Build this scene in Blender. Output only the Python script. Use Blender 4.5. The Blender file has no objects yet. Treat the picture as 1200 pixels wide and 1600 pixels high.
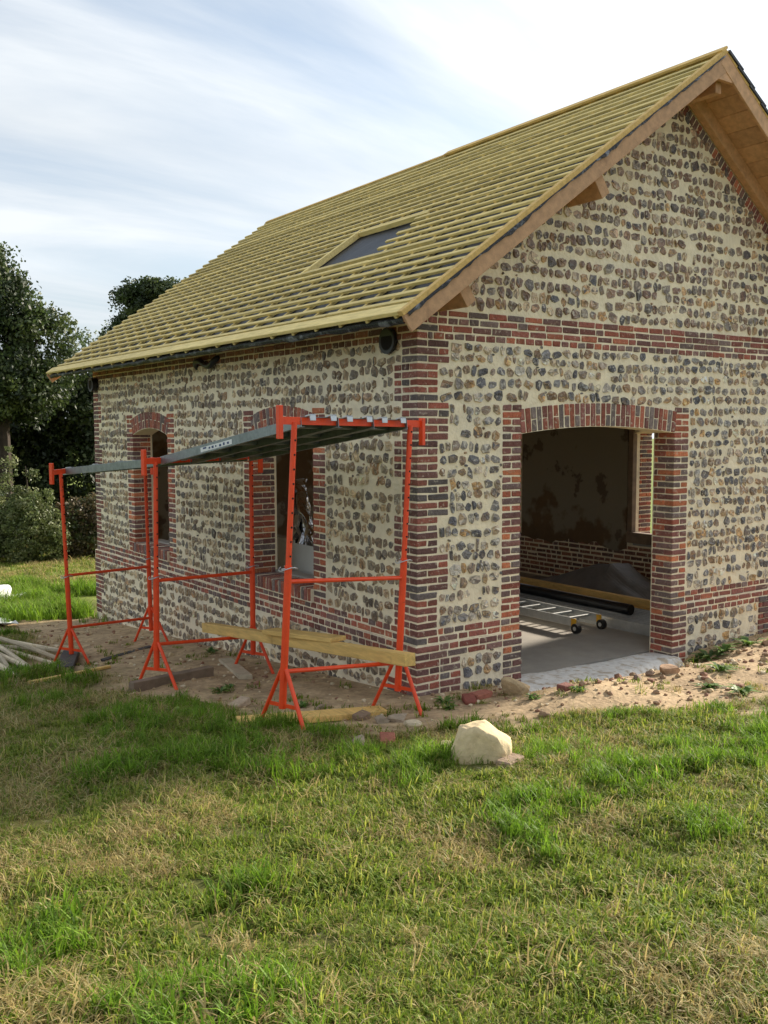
import bpy, bmesh, math, random
import numpy as np
from mathutils import Vector, Matrix
R = math.radians
random.seed(7); rng = np.random.default_rng(7)
S = bpy.context.scene
COL = S.collection

# ------------------------------------------------------------------ camera
FPX, YAW, PITCH, ROLL = 1498.6, R(54.985), R(4.922), R(-0.135)
CAM = np.array((-4.970, -6.592, 2.330))
V = np.array((math.cos(YAW)*math.cos(PITCH), math.sin(YAW)*math.cos(PITCH), -math.sin(PITCH)))
r0 = np.array((math.sin(YAW), -math.cos(YAW), 0.0)); u0 = np.cross(r0, V)
RT = math.cos(ROLL)*r0 + math.sin(ROLL)*u0; UP = -math.sin(ROLL)*r0 + math.cos(ROLL)*u0
cd = bpy.data.cameras.new('camera'); cam = bpy.data.objects.new('camera', cd); COL.objects.link(cam)
cd.sensor_fit = 'HORIZONTAL'; cd.sensor_width = 36; cd.lens = 36*FPX/1200; cd.clip_end = 2000; cd.clip_start = .05
cam.matrix_world = Matrix(((RT[0], UP[0], -V[0], CAM[0]), (RT[1], UP[1], -V[1], CAM[1]), (RT[2], UP[2], -V[2], CAM[2]), (0, 0, 0, 1)))
S.camera = cam
# ------------------------------------------------------------------ sky, sun, exposure
SUN_AZ, SUN_EL = R(7), R(23)          # from +X (along the gable, to the right) turned a little towards +Y
sdir = Vector((math.cos(SUN_AZ)*math.cos(SUN_EL), math.sin(SUN_AZ)*math.cos(SUN_EL), math.sin(SUN_EL)))
W_ = bpy.data.worlds.new('World'); S.world = W_; W_.use_nodes = True
nt = W_.node_tree; nt.nodes.clear()
def wn(t, **k):
    n = nt.nodes.new(t)
    for a, b in k.items(): setattr(n, a, b)
    return n
sky = wn('ShaderNodeTexSky', sky_type='NISHITA', sun_disc=False)
sky.sun_elevation = SUN_EL; sky.sun_rotation = math.pi/2 - SUN_AZ; sky.air_density = 1.0; sky.dust_density = 1.5; sky.ozone_density = 1.0
tc = wn('ShaderNodeTexCoord'); sep = wn('ShaderNodeSeparateXYZ'); nt.links.new(tc.outputs['Generated'], sep.inputs[0])
def wmath(op, a, b):
    m = wn('ShaderNodeMath', operation=op)
    for i, x in enumerate((a, b)):
        if isinstance(x, (int, float)): m.inputs[i].default_value = x
        else: nt.links.new(x, m.inputs[i])
    return m.outputs[0]
den = wmath('ADD', wmath('MAXIMUM', sep.outputs['Z'], 0.0), 0.16)
cmb = wn('ShaderNodeCombineXYZ')
nt.links.new(wmath('DIVIDE', sep.outputs['X'], den), cmb.inputs[0]); nt.links.new(wmath('DIVIDE', sep.outputs['Y'], den), cmb.inputs[1])
mp = wn('ShaderNodeMapping'); mp.inputs['Rotation'].default_value = (0, 0, R(28)); mp.inputs['Scale'].default_value = (.38, 1.25, 1)
nt.links.new(cmb.outputs[0], mp.inputs[0])
def wnoise(scale, det, dist):
    n = wn('ShaderNodeTexNoise'); n.inputs['Scale'].default_value = scale; n.inputs['Detail'].default_value = det
    n.inputs['Roughness'].default_value = .55; n.inputs['Distortion'].default_value = dist
    nt.links.new(mp.outputs[0], n.inputs['Vector']); return n.outputs['Fac']
n1 = wnoise(1.15, 7, .5); n2 = wnoise(.5, 3, .2)
cover = wn('ShaderNodeMapRange'); cover.inputs['From Min'].default_value = .33; cover.inputs['From Max'].default_value = .56
nt.links.new(wmath('ADD', wmath('MULTIPLY', n1, .6), wmath('MULTIPLY', n2, .4)), cover.inputs['Value'])
cover.inputs['To Min'].default_value = .55; cover.inputs['To Max'].default_value = .97
shade = wn('ShaderNodeValToRGB'); shade.color_ramp.elements[0].position = .36; shade.color_ramp.elements[0].color = (1.55, 1.80, 2.08, 1)
shade.color_ramp.elements[1].position = .64; shade.color_ramp.elements[1].color = (3.35, 3.5, 3.62, 1)
nt.links.new(n1, shade.inputs[0])
dt = wn('ShaderNodeVectorMath', operation='DOT_PRODUCT'); dt.inputs[1].default_value = tuple(sdir); nt.links.new(tc.outputs['Generated'], dt.inputs[0])
glow = wmath('ADD', 1.0, wmath('MULTIPLY', wmath('POWER', wmath('MAXIMUM', dt.outputs['Value'], 0.0), 5.0), .75))      # veiled sun brightens the cloud round it
gl = wn('ShaderNodeVectorMath', operation='SCALE'); nt.links.new(shade.outputs[0], gl.inputs[0]); nt.links.new(glow, gl.inputs['Scale'])
mix = wn('ShaderNodeMix', data_type='RGBA')
nt.links.new(cover.outputs[0], mix.inputs['Factor']); nt.links.new(sky.outputs[0], mix.inputs['A']); nt.links.new(gl.outputs[0], mix.inputs['B'])
bg = wn('ShaderNodeBackground'); bg.inputs['Strength'].default_value = 0.09
nt.links.new(mix.outputs['Result'], bg.inputs['Color'])
nt.links.new(bg.outputs[0], wn('ShaderNodeOutputWorld').inputs['Surface'])
sl = bpy.data.lights.new('sun', 'SUN'); sl.energy = 2.9; sl.angle = R(4); sl.color = (1, .9, .76)
so = bpy.data.objects.new('sun', sl); COL.objects.link(so); so.rotation_euler = sdir.to_track_quat('Z', 'Y').to_euler()
S.view_settings.view_transform = 'Standard'; S.view_settings.look = 'None'; S.view_settings.gamma = 1
S.view_settings.use_curve_mapping = False; S.view_settings.exposure = 1.66
S.render.filter_size = 1.15; S.render.engine = 'CYCLES'; S.cycles.use_denoising = True; S.cycles.max_bounces = 8; S.cycles.transparent_max_bounces = 8

# ------------------------------------------------------------------ pixel -> place helpers (distance always from a surface touched)
def ray(x, y): return V + RT*(x-600)/FPX - UP*(y-800)/FPX
def on(x, y, ax, val):
    d = ray(x, y); return CAM + d*((val-CAM[ax])/d[ax])
def depth(x, y, z): return CAM + ray(x, y)*z
def px(P):
    d = np.asarray(P, float)-CAM; z = d@V
    return np.stack((600+FPX*(d@RT)/z, 800-FPX*(d@UP)/z), -1)
_perm = rng.random((64, 64))
def vnoise(x, y, s=1.0):
    x = np.asarray(x, float)*s+100; y = np.asarray(y, float)*s+100
    i = np.floor(x).astype(int); j = np.floor(y).astype(int); f = x-i; g = y-j
    f = f*f*(3-2*f); g = g*g*(3-2*g)
    q = lambda a, b: _perm[a % 64, b % 64]
    return (q(i, j)*(1-f)+q(i+1, j)*f)*(1-g)+(q(i, j+1)*(1-f)+q(i+1, j+1)*f)*g
def sst(a, b, x):
    t = np.clip((np.asarray(x, float)-a)/(b-a), 0, 1); return t*t*(3-2*t)
WX, LY = 6.76, 8.45                        # house width (X) and length (Y)
DL, DR = 1.20, 3.42                        # door opening
WIN = ((1.74, 3.05), (5.50, 6.78))         # window openings along the long wall
def gz(X, Y):
    X = np.asarray(X, float); Y = np.asarray(Y, float)
    z = -.08*np.clip(Y, -12, 9) - .02*np.clip(Y-9, 0, 40)
    z = z - .045*np.clip(X, -9, 0) - .03*np.clip(X, 0, 3.7) + .03*np.clip(X-3.7, 0, 1.6)
    dh = np.maximum(np.maximum(-X, X-WX), np.maximum(-Y, Y-LY))        # distance outside the footprint
    far = sst(.1, 1.6, dh)
    z = z + (vnoise(X, Y, .9)-.5)*.09*far + (vnoise(X, Y, 2.7)-.5)*.04*sst(0, .7, dh)+(vnoise(X, Y, 7.)-.5)*.014*sst(0, .3, dh)
    z = z - .10*np.exp(-((X+1.65)**2+(Y-4.5)**2)/.5)
    z = z + .07*np.exp(-((Y+1.0)/.45)**2)*sst(.2, 1.2, X)
    door = sst(.75, 1.1, X)*sst(3.85, 3.5, X)*sst(-.75, -.4, Y)
    z = np.where(Y > -1, z*(1-door)+np.minimum(z, -.24)*door, z)
    ins = sst(.04, .3, -dh)
    return z - .7*ins
def hit(x, y, h=0.0):
    d = ray(x, y); t = np.arange(1.0, 120, .01); P = CAM+d*t[:, None]
    k = np.argmax(P[:, 2] < gz(P[:, 0], P[:, 1])+h); return P[k]

# ------------------------------------------------------------------ materials
def lin(r, g, b): return tuple((c/255/12.92 if c <= 10 else ((c/255+.055)/1.055)**2.4) for c in (r, g, b))
def mat(name, col, rough=.8, metal=0, attr=False, nscale=8, namp=.25, bump=0.0, bscale=60, grain=None, trans=0, spec=.5, patches=None, obj_rand=0, coord='Object', patch2=None, detail=6):
    m = bpy.data.materials.new(name); m.use_nodes = True; t = m.node_tree; N = t.nodes; L = t.links
    b = N['Principled BSDF']; b.inputs['Roughness'].default_value = rough; b.inputs['Metallic'].default_value = metal
    b.inputs['Specular IOR Level'].default_value = spec
    tcn = N.new('ShaderNodeTexCoord'); co = tcn.outputs[coord]
    if coord == 'Position':
        pass
    if grain:
        mpn = N.new('ShaderNodeMapping'); mpn.inputs['Scale'].default_value = grain; L.new(co, mpn.inputs[0]); cg = mpn.outputs[0]
    else: cg = co
    nz = N.new('ShaderNodeTexNoise'); nz.inputs['Scale'].default_value = nscale; nz.inputs['Detail'].default_value = detail; nz.inputs['Roughness'].default_value = .65
    L.new(cg, nz.inputs['Vector'])
    if attr:
        a = N.new('ShaderNodeAttribute'); a.attribute_name = 'col'; base = a.outputs['Color']
    else:
        q = N.new('ShaderNodeRGB'); q.outputs[0].default_value = (*col, 1); base = q.outputs[0]
    mr = N.new('ShaderNodeMapRange'); mr.inputs['From Min'].default_value = .25; mr.inputs['From Max'].default_value = .75
    mr.inputs['To Min'].default_value = 1-namp; mr.inputs['To Max'].default_value = 1+namp; L.new(nz.outputs['Fac'], mr.inputs['Value'])
    mul = N.new('ShaderNodeMix'); mul.data_type = 'RGBA'; mul.blend_type = 'MULTIPLY'; mul.inputs['Factor'].default_value = 1
    L.new(base, mul.inputs['A']); L.new(mr.outputs[0], mul.inputs['B']); out = mul.outputs['Result']
    for pt in (patches, patch2):
        if not pt: continue
        pc, ps, lo, hi, amt = pt
        pn = N.new('ShaderNodeTexNoise'); pn.inputs['Scale'].default_value = ps; pn.inputs['Detail'].default_value = 5; pn.inputs['Roughness'].default_value = .6; L.new(co, pn.inputs['Vector'])
        pr = N.new('ShaderNodeMapRange'); pr.inputs['From Min'].default_value = lo; pr.inputs['From Max'].default_value = hi; pr.inputs['To Max'].default_value = amt
        L.new(pn.outputs['Fac'], pr.inputs['Value'])
        pm = N.new('ShaderNodeMix'); pm.data_type = 'RGBA'; L.new(pr.outputs[0], pm.inputs['Factor']); L.new(out, pm.inputs['A']); pm.inputs['B'].default_value = (*pc, 1)
        out = pm.outputs['Result']
    if obj_rand:
        oi = N.new('ShaderNodeObjectInfo'); om = N.new('ShaderNodeMapRange'); om.inputs['To Min'].default_value = 1-obj_rand; om.inputs['To Max'].default_value = 1+obj_rand
        L.new(oi.outputs['Random'], om.inputs['Value'])
        o2 = N.new('ShaderNodeMix'); o2.data_type = 'RGBA'; o2.blend_type = 'MULTIPLY'; o2.inputs['Factor'].default_value = 1
        L.new(out, o2.inputs['A']); L.new(om.outputs[0], o2.inputs['B']); out = o2.outputs['Result']
    L.new(out, b.inputs['Base Color'])
    if bump:
        bn = N.new('ShaderNodeTexNoise'); bn.inputs['Scale'].default_value = bscale; bn.inputs['Detail'].default_value = 5; L.new(cg, bn.inputs['Vector'])
        bp = N.new('ShaderNodeBump'); bp.inputs['Strength'].default_value = min(1, bump); bp.inputs['Distance'].default_value = .012; L.new(bn.outputs['Fac'], bp.inputs['Height']); L.new(bp.outputs[0], b.inputs['Normal'])
    if trans:
        tr = N.new('ShaderNodeBsdfTranslucent'); L.new(out, tr.inputs['Color']); mx = N.new('ShaderNodeMixShader'); mx.inputs[0].default_value = trans
        L.new(b.outputs[0], mx.inputs[1]); L.new(tr.outputs[0], mx.inputs[2]); L.new(mx.outputs[0], N['Material Output'].inputs['Surface'])
    return m
M = {}
M['mortar'] = mat('lime_mortar', lin(240, 226, 196), .95, nscale=5, namp=.2, bump=1, bscale=22, patches=(lin(230, 221, 200), 2.2, .45, .7, .6), patch2=(lin(150, 128, 96), 1.1, .62, .8, .3))
M['brick'] = mat('old_brick', None, .9, attr=True, nscale=30, namp=.32, bump=.8, bscale=70, patches=(lin(212, 200, 178), 22, .57, .70, .6), patch2=(lin(66, 54, 54), 12, .58, .75, .4))
M['flint'] = mat('flint', None, .45, attr=True, nscale=30, namp=.45, bump=1, bscale=48, patches=(lin(218, 210, 192), 26, .58, .64, .7), patch2=(lin(62, 58, 56), 22, .60, .66, .55))
M['batten'] = mat('treated_batten_wood', lin(224, 200, 132), .75, nscale=6, namp=.28, bump=.2, bscale=40, grain=(6, .6, 6), obj_rand=.14, patches=(lin(150, 140, 80), 3, .55, .75, .35))
M['timber'] = mat('yellow_timber', lin(222, 184, 110), .75, nscale=3, namp=.3, bump=.25, bscale=12, grain=(9, 1.2, 9), obj_rand=.12, patches=(lin(150, 110, 60), 6, .6, .75, .5))
M['fir'] = mat('pinkish_fir_board', lin(198, 156, 118), .75, nscale=5, namp=.25, bump=.2, bscale=30, grain=(3, 3, 3), obj_rand=.12, patches=(lin(120, 84, 58), 5, .6, .75, .5))
M['greywood'] = mat('weathered_grey_wood', lin(128, 110, 92), .85, nscale=8, namp=.35, bump=.4, bscale=40, obj_rand=.1)
M['darkwood'] = mat('dark_wet_wood', lin(70, 66, 64), .8, nscale=8, namp=.35, bump=.4, bscale=40)
M['palewood'] = mat('pale_pole_wood', lin(190, 176, 150), .8, nscale=8, namp=.3, bump=.3, bscale=40, obj_rand=.25)
M['membrane'] = mat('black_underlay', lin(34, 36, 42), .5, nscale=4, namp=.35, bump=.5, bscale=9)
M['foiledge'] = mat('torn_silver_membrane', lin(120, 122, 126), .4, metal=.3, nscale=20, namp=.6, bump=1, bscale=40, patches=(lin(28, 29, 32), 11, .36, .46, .97))
M['slate'] = mat('black_slate', lin(40, 42, 48), .5, nscale=10, namp=.3, bump=.3, bscale=30)
M['orange'] = mat('orange_paint', lin(234, 74, 28), .42, nscale=14, namp=.12, bump=.1, bscale=80, patches=(lin(110, 60, 42), 22, .66, .74, .7), patch2=(lin(196, 110, 84), 5, .6, .8, .3))
M['galv'] = mat('galvanised_steel', lin(140, 148, 152), .5, metal=.75, nscale=26, namp=.25, bump=.1, bscale=60, patches=(lin(92, 98, 100), 8, .5, .75, .5))
M['zinc'] = mat('bright_zinc', lin(190, 194, 196), .35, metal=.8, nscale=26, namp=.15)
M['alu'] = mat('dull_aluminium', lin(178, 180, 178), .45, metal=.35, nscale=12, namp=.2, bump=.08, bscale=60)
M['black'] = mat('black_plastic', lin(26, 27, 30), .4, nscale=10, namp=.2)
M['rubber'] = mat('black_rubber', lin(24, 24, 24), .75)
M['yellowplastic'] = mat('yellow_plastic', lin(214, 160, 22), .45)
M['hole'] = mat('hole_shadow', lin(18, 12, 10), .9)
M['concrete'] = mat('concrete_floor', lin(158, 152, 142), .9, nscale=3, namp=.15, bump=.2, bscale=40, patches=(lin(186, 176, 158), 1.6, .5, .75, .5))
M['slab'] = mat('white_concrete', lin(226, 223, 216), .95, nscale=14, namp=.18, bump=.6, bscale=45, patches=(lin(176, 154, 122), 9, .50, .62, .75), patch2=(lin(244, 242, 236), 4, .52, .62, .6))
M['plaster'] = mat('old_plaster', lin(104, 84, 60), .95, nscale=3, namp=.25, bump=.4, bscale=12, patches=(lin(136, 130, 114), .55, .47, .50, .9), patch2=(lin(84, 68, 54), 1.6, .58, .61, .8))
M['tarp'] = mat('dusty_grey_tarp', lin(112, 112, 112), .6, nscale=6, namp=.2, bump=.4, bscale=14)
M['foil'] = mat('crinkled_silver_foil', lin(190, 192, 196), .16, metal=1, nscale=8, namp=.2, bump=.5, bscale=25)
M['board'] = mat('grey_plasterboard', lin(190, 188, 180), .9, nscale=6, namp=.06)
M['white'] = mat('white_woven_plastic', lin(226, 228, 226), .6, nscale=20, namp=.08, bump=.2, bscale=50)
M['red'] = mat('red_plastic', lin(190, 60, 36), .5); M['blue'] = mat('blue_plastic', lin(40, 110, 140), .5)
M['stone'] = mat('cream_limestone', lin(206, 186, 146), .95, nscale=9, namp=.25, bump=.8, bscale=22, patches=(lin(150, 126, 92), 8, .55, .7, .5))
M['rubble'] = mat('rubble_stone', None, .95, attr=True, nscale=16, namp=.3, bump=.7, bscale=40)
M['sticker_blue'] = mat('blue_print', lin(40, 60, 110), .5)
M['bark'] = mat('tree_bark', lin(66, 56, 46), .95, nscale=10, namp=.3, bump=.6, bscale=20)
M['leaf'] = mat('leaf_green', None, .55, attr=True, nscale=3, namp=.15, trans=.3)
M['grass'] = mat('grass_blade', None, .6, attr=True, nscale=1, namp=.05, trans=.48, obj_rand=.22, spec=.3)

# ground: soil / thatch mixed by the 'col' attribute laid down with the same dirt function as the tufts
M['ground'] = mat('soil_and_turf', None, 1.0, attr=True, nscale=11, namp=.42, bump=1, bscale=30, spec=.2, patches=(lin(214, 196, 164), 13, .60, .68, .35), patch2=(lin(96, 80, 60), 6, .58, .70, .4))

# ------------------------------------------------------------------ mesh helpers
def tag(o, label=None, cat=None, group=None, kind=None):
    if label: o['label'] = label
    if cat: o['category'] = cat
    if group: o['group'] = group
    if kind: o['kind'] = kind
    return o
def link(o, parent=None):
    COL.objects.link(o)
    if parent is not None: o.parent = parent
    return o
def empty(name, loc=(0, 0, 0)):
    o = bpy.data.objects.new(name, None); o.empty_display_size = .1; o.location = loc; return link(o)
class MB:
    def __init__(s): s.v = []; s.f = []; s.c = []; s.fc = []
    def add(s, v, f, c=None):
        n = len(s.v); s.v.extend(tuple(map(float, p)) for p in v); s.f.extend(tuple(i+n for i in q) for q in f)
        if c is not None:
            if isinstance(c, list): s.c.extend(c)
            else: s.c.extend([c]*len(v))
        return s
    def build(s, name, m, parent=None, smooth=False, origin=None):
        me = bpy.data.meshes.new(name)
        v = s.v
        if parent is not None:
            pl = parent_world(parent); v = [(p[0]-pl[0], p[1]-pl[1], p[2]-pl[2]) for p in v]
        me.from_pydata(v, [], s.f); me.materials.append(m if not isinstance(m, str) else M[m])
        if s.c and len(s.c) == len(s.v):
            a = me.color_attributes.new('col', 'FLOAT_COLOR', 'POINT')
            a.data.foreach_set('color', np.array([(*c, 1) for c in s.c], np.float32).ravel())
        if s.fc:
            a = me.color_attributes.new('col', 'FLOAT_COLOR', 'CORNER')
            a.data.foreach_set('color', np.array([(*c, 1) for c, q in zip(s.fc, s.f) for _ in q], np.float32).ravel())
        if smooth: me.polygons.foreach_set('use_smooth', [True]*len(me.polygons))
        me.update(); o = bpy.data.objects.new(name, me); link(o, parent)
        if parent is None:      # put the origin of a free-standing thing at its base
            a = np.array(s.v); c = Vector((a[:, 0].mean(), a[:, 1].mean(), a[:, 2].min()))
            me.transform(Matrix.Translation(-c)); o.location = c
        return o
def parent_world(p):
    v = Vector((0, 0, 0))
    while p is not None: v = v+p.location; p = p.parent
    return v
# chamfered box template
_cb = []
for sx in (-1, 1):
    for sy in (-1, 1):
        for sz in (-1, 1):
            for ax in range(3): _cb.append((sx, sy, sz, ax))
_cbi = {k: i for i, k in enumerate(_cb)}
def _cbfaces():
    F = []
    base = np.array([[k[a]*(1.0 if k[3] == a else .8) for a in range(3)] for k in _cb])
    def put(ids):
        P = base[ids]; c = P.mean(0); n = np.cross(P[1]-P[0], P[2]-P[0])
        F.append(tuple(ids) if n@c > 0 else tuple(ids[::-1]))
    for ax in range(3):
        o1, o2 = [a for a in range(3) if a != ax]
        for s in (-1, 1):
            ids = []
            for a, b in ((-1, -1), (1, -1), (1, 1), (-1, 1)):
                k = [0, 0, 0]; k[ax] = s; k[o1] = a; k[o2] = b; ids.append(_cbi[(*k, ax)])
            put(ids)
    for ax in range(3):           # edges parallel to ax
        o1, o2 = [a for a in range(3) if a != ax]
        for a in (-1, 1):
            for b in (-1, 1):
                ids = []
                for s, w in ((-1, o1), (1, o1), (1, o2), (-1, o2)):
                    k = [0, 0, 0]; k[ax] = s; k[o1] = a; k[o2] = b; ids.append(_cbi[(*k, w)])
                put(ids)
    for sx in (-1, 1):
        for sy in (-1, 1):
            for sz in (-1, 1): put([_cbi[(sx, sy, sz, a)] for a in range(3)])
    return F
CBF = _cbfaces(); CBK = np.array(_cb)
def cbox(lo, hi, ch=.006, jit=0.0):
    lo = np.array(lo, float); hi = np.array(hi, float); c = (lo+hi)/2; h = np.abs(hi-lo)/2
    s = CBK[:, :3]; ax = CBK[:, 3]; ch = min(ch, .45*h.min())
    v = c+s*(h-ch*(np.arange(3)[None] != ax[:, None]))
    if jit:
        cj = rng.uniform(-jit, jit, (8, 3)); v = v+np.repeat(cj, 3, 0)
    return v
def frame_box(mb, p0, p1, w, h, ch=.004, up=(0, 0, 1), roll=0, jit=0, col=None, ext=0):
    """bar from p0 to p1 (centre line), width w (sideways), height h (up)"""
    p0 = np.array(p0, float); p1 = np.array(p1, float); d = p1-p0; L = np.linalg.norm(d); d = d/L
    up = np.array(up, float); s = np.cross(d, up); s /= np.linalg.norm(s); u = np.cross(s, d)
    if roll: s, u = s*math.cos(roll)+u*math.sin(roll), u*math.cos(roll)-s*math.sin(roll)
    v = cbox((-ext, -w/2, -h/2), (L+ext, w/2, h/2), ch, jit)
    P = p0+v[:, :1]*d+v[:, 1:2]*s+v[:, 2:3]*u
    fl = np.linalg.det(np.array([d, s, u])) < 0
    mb.add(P, [q[::-1] for q in CBF] if fl else CBF, col); return mb
def tube(mb, pts, r, n=8, cap=True, col=None):
    pts = [np.array(p, float) for p in pts]; rr = r if isinstance(r, (list, tuple)) else [r]*len(pts)
    V_ = []; F_ = []; prev = None
    for i, p in enumerate(pts):
        d = (pts[min(i+1, len(pts)-1)]-pts[max(i-1, 0)]); d /= np.linalg.norm(d)
        if prev is None:
            a = np.array((0, 0, 1.)) if abs(d[2]) < .9 else np.array((1., 0, 0)); s = np.cross(d, a)
        else: s = prev-d*(prev@d)
        s /= np.linalg.norm(s); prev = s; u = np.cross(d, s)
        for k in range(n):
            a = 2*math.pi*k/n; V_.append(p+rr[i]*(s*math.cos(a)+u*math.sin(a)))
    for i in range(len(pts)-1):
        for k in range(n):
            a = i*n+k; b = i*n+(k+1) % n; F_.append((a, b, b+n, a+n))
    if cap: F_.append(tuple(range(n))[::-1]); F_.append(tuple(range((len(pts)-1)*n, len(pts)*n)))
    mb.add(V_, F_, col); return mb
def prism(mb, poly, fn, d0, d1, col=None):
    """poly in (u,z), extruded between depths d0<d1 by frame function fn(u,d,z)"""
    n = len(poly); a = [fn(u, d1, z) for u, z in poly]; b = [fn(u, d0, z) for u, z in poly]
    mb.add(a+b, [tuple(range(n)), tuple(range(n, 2*n))[::-1]]+[(i, i+n, (i+1) % n+n, (i+1) % n) for i in range(n)], col)
def fix(o):
    bm = bmesh.new(); bm.from_mesh(o.data); bmesh.ops.recalc_face_normals(bm, faces=bm.faces); bm.to_mesh(o.data); bm.free(); return o

# ------------------------------------------------------------------ ground
def dirt(X, Y):
    X = np.asarray(X, float); Y = np.asarray(Y, float)
    nz = (vnoise(X, Y, 1.1)-.5)*1.1+(vnoise(X, Y, 3.3)-.5)*.7+(vnoise(X, Y, 9.)-.5)*.35
    wf = 1.45+1.35*sst(.0, 1.9, X)                        # width of the bare strip before the gable
    left = 1-sst(.65, 1.15, (-X)/2.35+nz*.42)
    left = np.where((Y > -1.0) & (X < .3), left, 0)*(1-sst(8.2, 9.4, Y))*sst(-1.25, -.5, Y+nz*.5)
    fr = 1-sst(.75, 1.12, (-Y)/wf+nz*.36)
    fr = np.where((X > -2.3) & (Y < .3), fr, 0)*sst(-2.3, -.6, X)
    return np.maximum(left, fr)
def axis(lo, hi, c0, c1, step, grow):
    a = list(np.arange(c0, c1, step)); x = c1; s = step
    while x < hi: a.append(x); s *= grow; x += s
    a.append(hi); x = c0; s = step; b = []
    while x > lo: s *= grow; x -= s; b.append(max(x, lo))
    return np.array(sorted(set(b+a)))
gx = axis(-300, 300, -6, 6.2, .07, 1.12); gy = axis(-60, 420, -6.2, 9.5, .07, 1.12)
GX, GY = np.meshgrid(gx, gy, indexing='ij'); GZ = gz(GX, GY); D = dirt(GX, GY)
bare = D; v1 = vnoise(GX, GY, 2.1); v2 = vnoise(GX, GY, .6); v3 = vnoise(GX, GY, 6)
c_d = np.array(lin(188, 164, 130)); c_d2 = np.array(lin(156, 134, 106)); c_g = np.array(lin(74, 82, 36)); c_t = np.array(lin(132, 122, 70))
dc = c_d*(v3[..., None])+c_d2*(1-v3[..., None]); 
lawn = sst(9.6, 11.5, GY+GX*.05)[..., None]
gc = c_g*(1-.55*v1[..., None])+c_t*.55*v1[..., None]
lc = np.array(lin(112, 126, 54))*(.9+.2*v2[..., None]); gc = gc*(1-lawn)+lc*lawn
gcol = dc*bare[..., None]+gc*(1-bare[..., None])
nx, ny = GX.shape
idx = np.arange(nx*ny).reshape(nx, ny)
fa = np.stack((idx[:-1, :-1], idx[1:, :-1], idx[1:, 1:], idx[:-1, 1:]), -1).reshape(-1, 4)
me = bpy.data.meshes.new('ground'); me.from_pydata(np.stack((GX, GY, GZ), -1).reshape(-1, 3).tolist(), [], fa.tolist())
a = me.color_attributes.new('col', 'FLOAT_COLOR', 'POINT'); a.data.foreach_set('color', np.concatenate((gcol.reshape(-1, 3), np.ones((nx*ny, 1))), 1).astype(np.float32).ravel())
me.polygons.foreach_set('use_smooth', [True]*len(me.polygons)); me.materials.append(M['ground'])
ground = link(bpy.data.objects.new('ground', me)); tag(ground, 'sloping grass field and bare trodden soil round the house', kind='structure')

# ------------------------------------------------------------------ house
house = empty('flint_house', (0, 0, 0))
tag(house, 'small flint and brick house with battened roof under renovation', 'house')
A_ = math.atan(.71); ca, sa = math.cos(A_), math.sin(A_)
RX = WX/2                                     # ridge line
def roof_z(X, h=0.0): return 3.63+.71*min(X, WX-X)+h/ca     # h measured square to the slope
FR = {'gable': lambda u, d, z: (u, -d, z), 'left': lambda u, d, z: (-d, u, z), 'right': lambda u, d, z: (WX+d, u, z),
      'back': lambda u, d, z: (u, LY+d, z), 'rightin': lambda u, d, z: (WX-.42-d, u, z)}
CP = .0665
ZB0, ZP, ZB1 = .307, .44, .573                # plinth band: bottom, step, top
ZU0, ZU1 = 3.10, 3.366                        # upper band
Q = {'quoin': [(112, 74, 68), (122, 80, 72), (100, 72, 68), (128, 78, 66), (106, 86, 82), (96, 88, 86), (136, 78, 64), (116, 82, 76)],
     'jamb': [(158, 90, 66), (138, 80, 66), (172, 104, 72), (116, 82, 76), (108, 94, 90), (146, 82, 66), (120, 78, 72), (110, 88, 84)],
     'band': [(132, 80, 70), (146, 84, 68), (114, 80, 74), (108, 92, 88), (124, 78, 70), (156, 94, 72), (118, 90, 84)],
     'arch': [(138, 80, 66), (152, 90, 70), (120, 80, 74), (114, 102, 98), (128, 82, 74)],
     'cornice': [(126, 86, 68), (112, 80, 66), (138, 96, 74), (102, 78, 68)]}
pieces = []      # (kind, wall, verts, faces, colours, area)
def bcol(z):
    c = np.array(random.choice(Q[z]), float)*random.uniform(.94, 1.24); c = np.clip(c, 0, 255); return lin(*c)
def area_px(P):
    d = P-CAM
    if (d@V).min() < .3: return 0
    q = px(P)
    if q[:, 0].max() < 0 or q[:, 0].min() > 1200 or q[:, 1].min() > 1600 or q[:, 1].max() < 0: return 0
    w = np.ptp(np.clip(q[:, 0], 0, 1200)); h = np.ptp(np.clip(q[:, 1], 0, 1600)); return w*h
def brick(wall, u0, u1, d0, d1, z0, z1, zone='band', j=.003, gap=.0070):
    v = cbox((u0+gap, d0, z0+gap), (u1-gap, d1+random.uniform(-.002, .004), z1-gap), random.uniform(.004, .008), j)
    P = np.array([FR[wall](*p) for p in v])
    f = CBF if np.linalg.det(np.array([np.subtract(FR[wall](*e), FR[wall](0, 0, 0)) for e in ((1, 0, 0), (0, 1, 0), (0, 0, 1))])) > 0 else [q[::-1] for q in CBF]
    ar = area_px(P) if wall in ('gable', 'left') else 0
    if wall == 'left': ar *= .8
    pieces.append(('brick', wall, P, f, bcol(zone), ar))
def course(wall, u0, u1, z, kind, zone, d=.006, dep=.08):
    """one course between u0,u1; kind s=stretchers h=headers m=mixed"""
    u = u0; first = True
    while u < u1-.03:
        L = {'s': .228, 'h': .116, 'm': random.choice((.228, .116))}[kind]*random.uniform(.94, 1.06)
        if kind == 's' and random.random() < .12: L = .116
        if first: L *= random.uniform(.55, 1); first = False
        if u1-u-L < .05: L = u1-u
        brick(wall, u, min(u+L, u1), -dep, d, z, z+CP, zone); u += L
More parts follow.
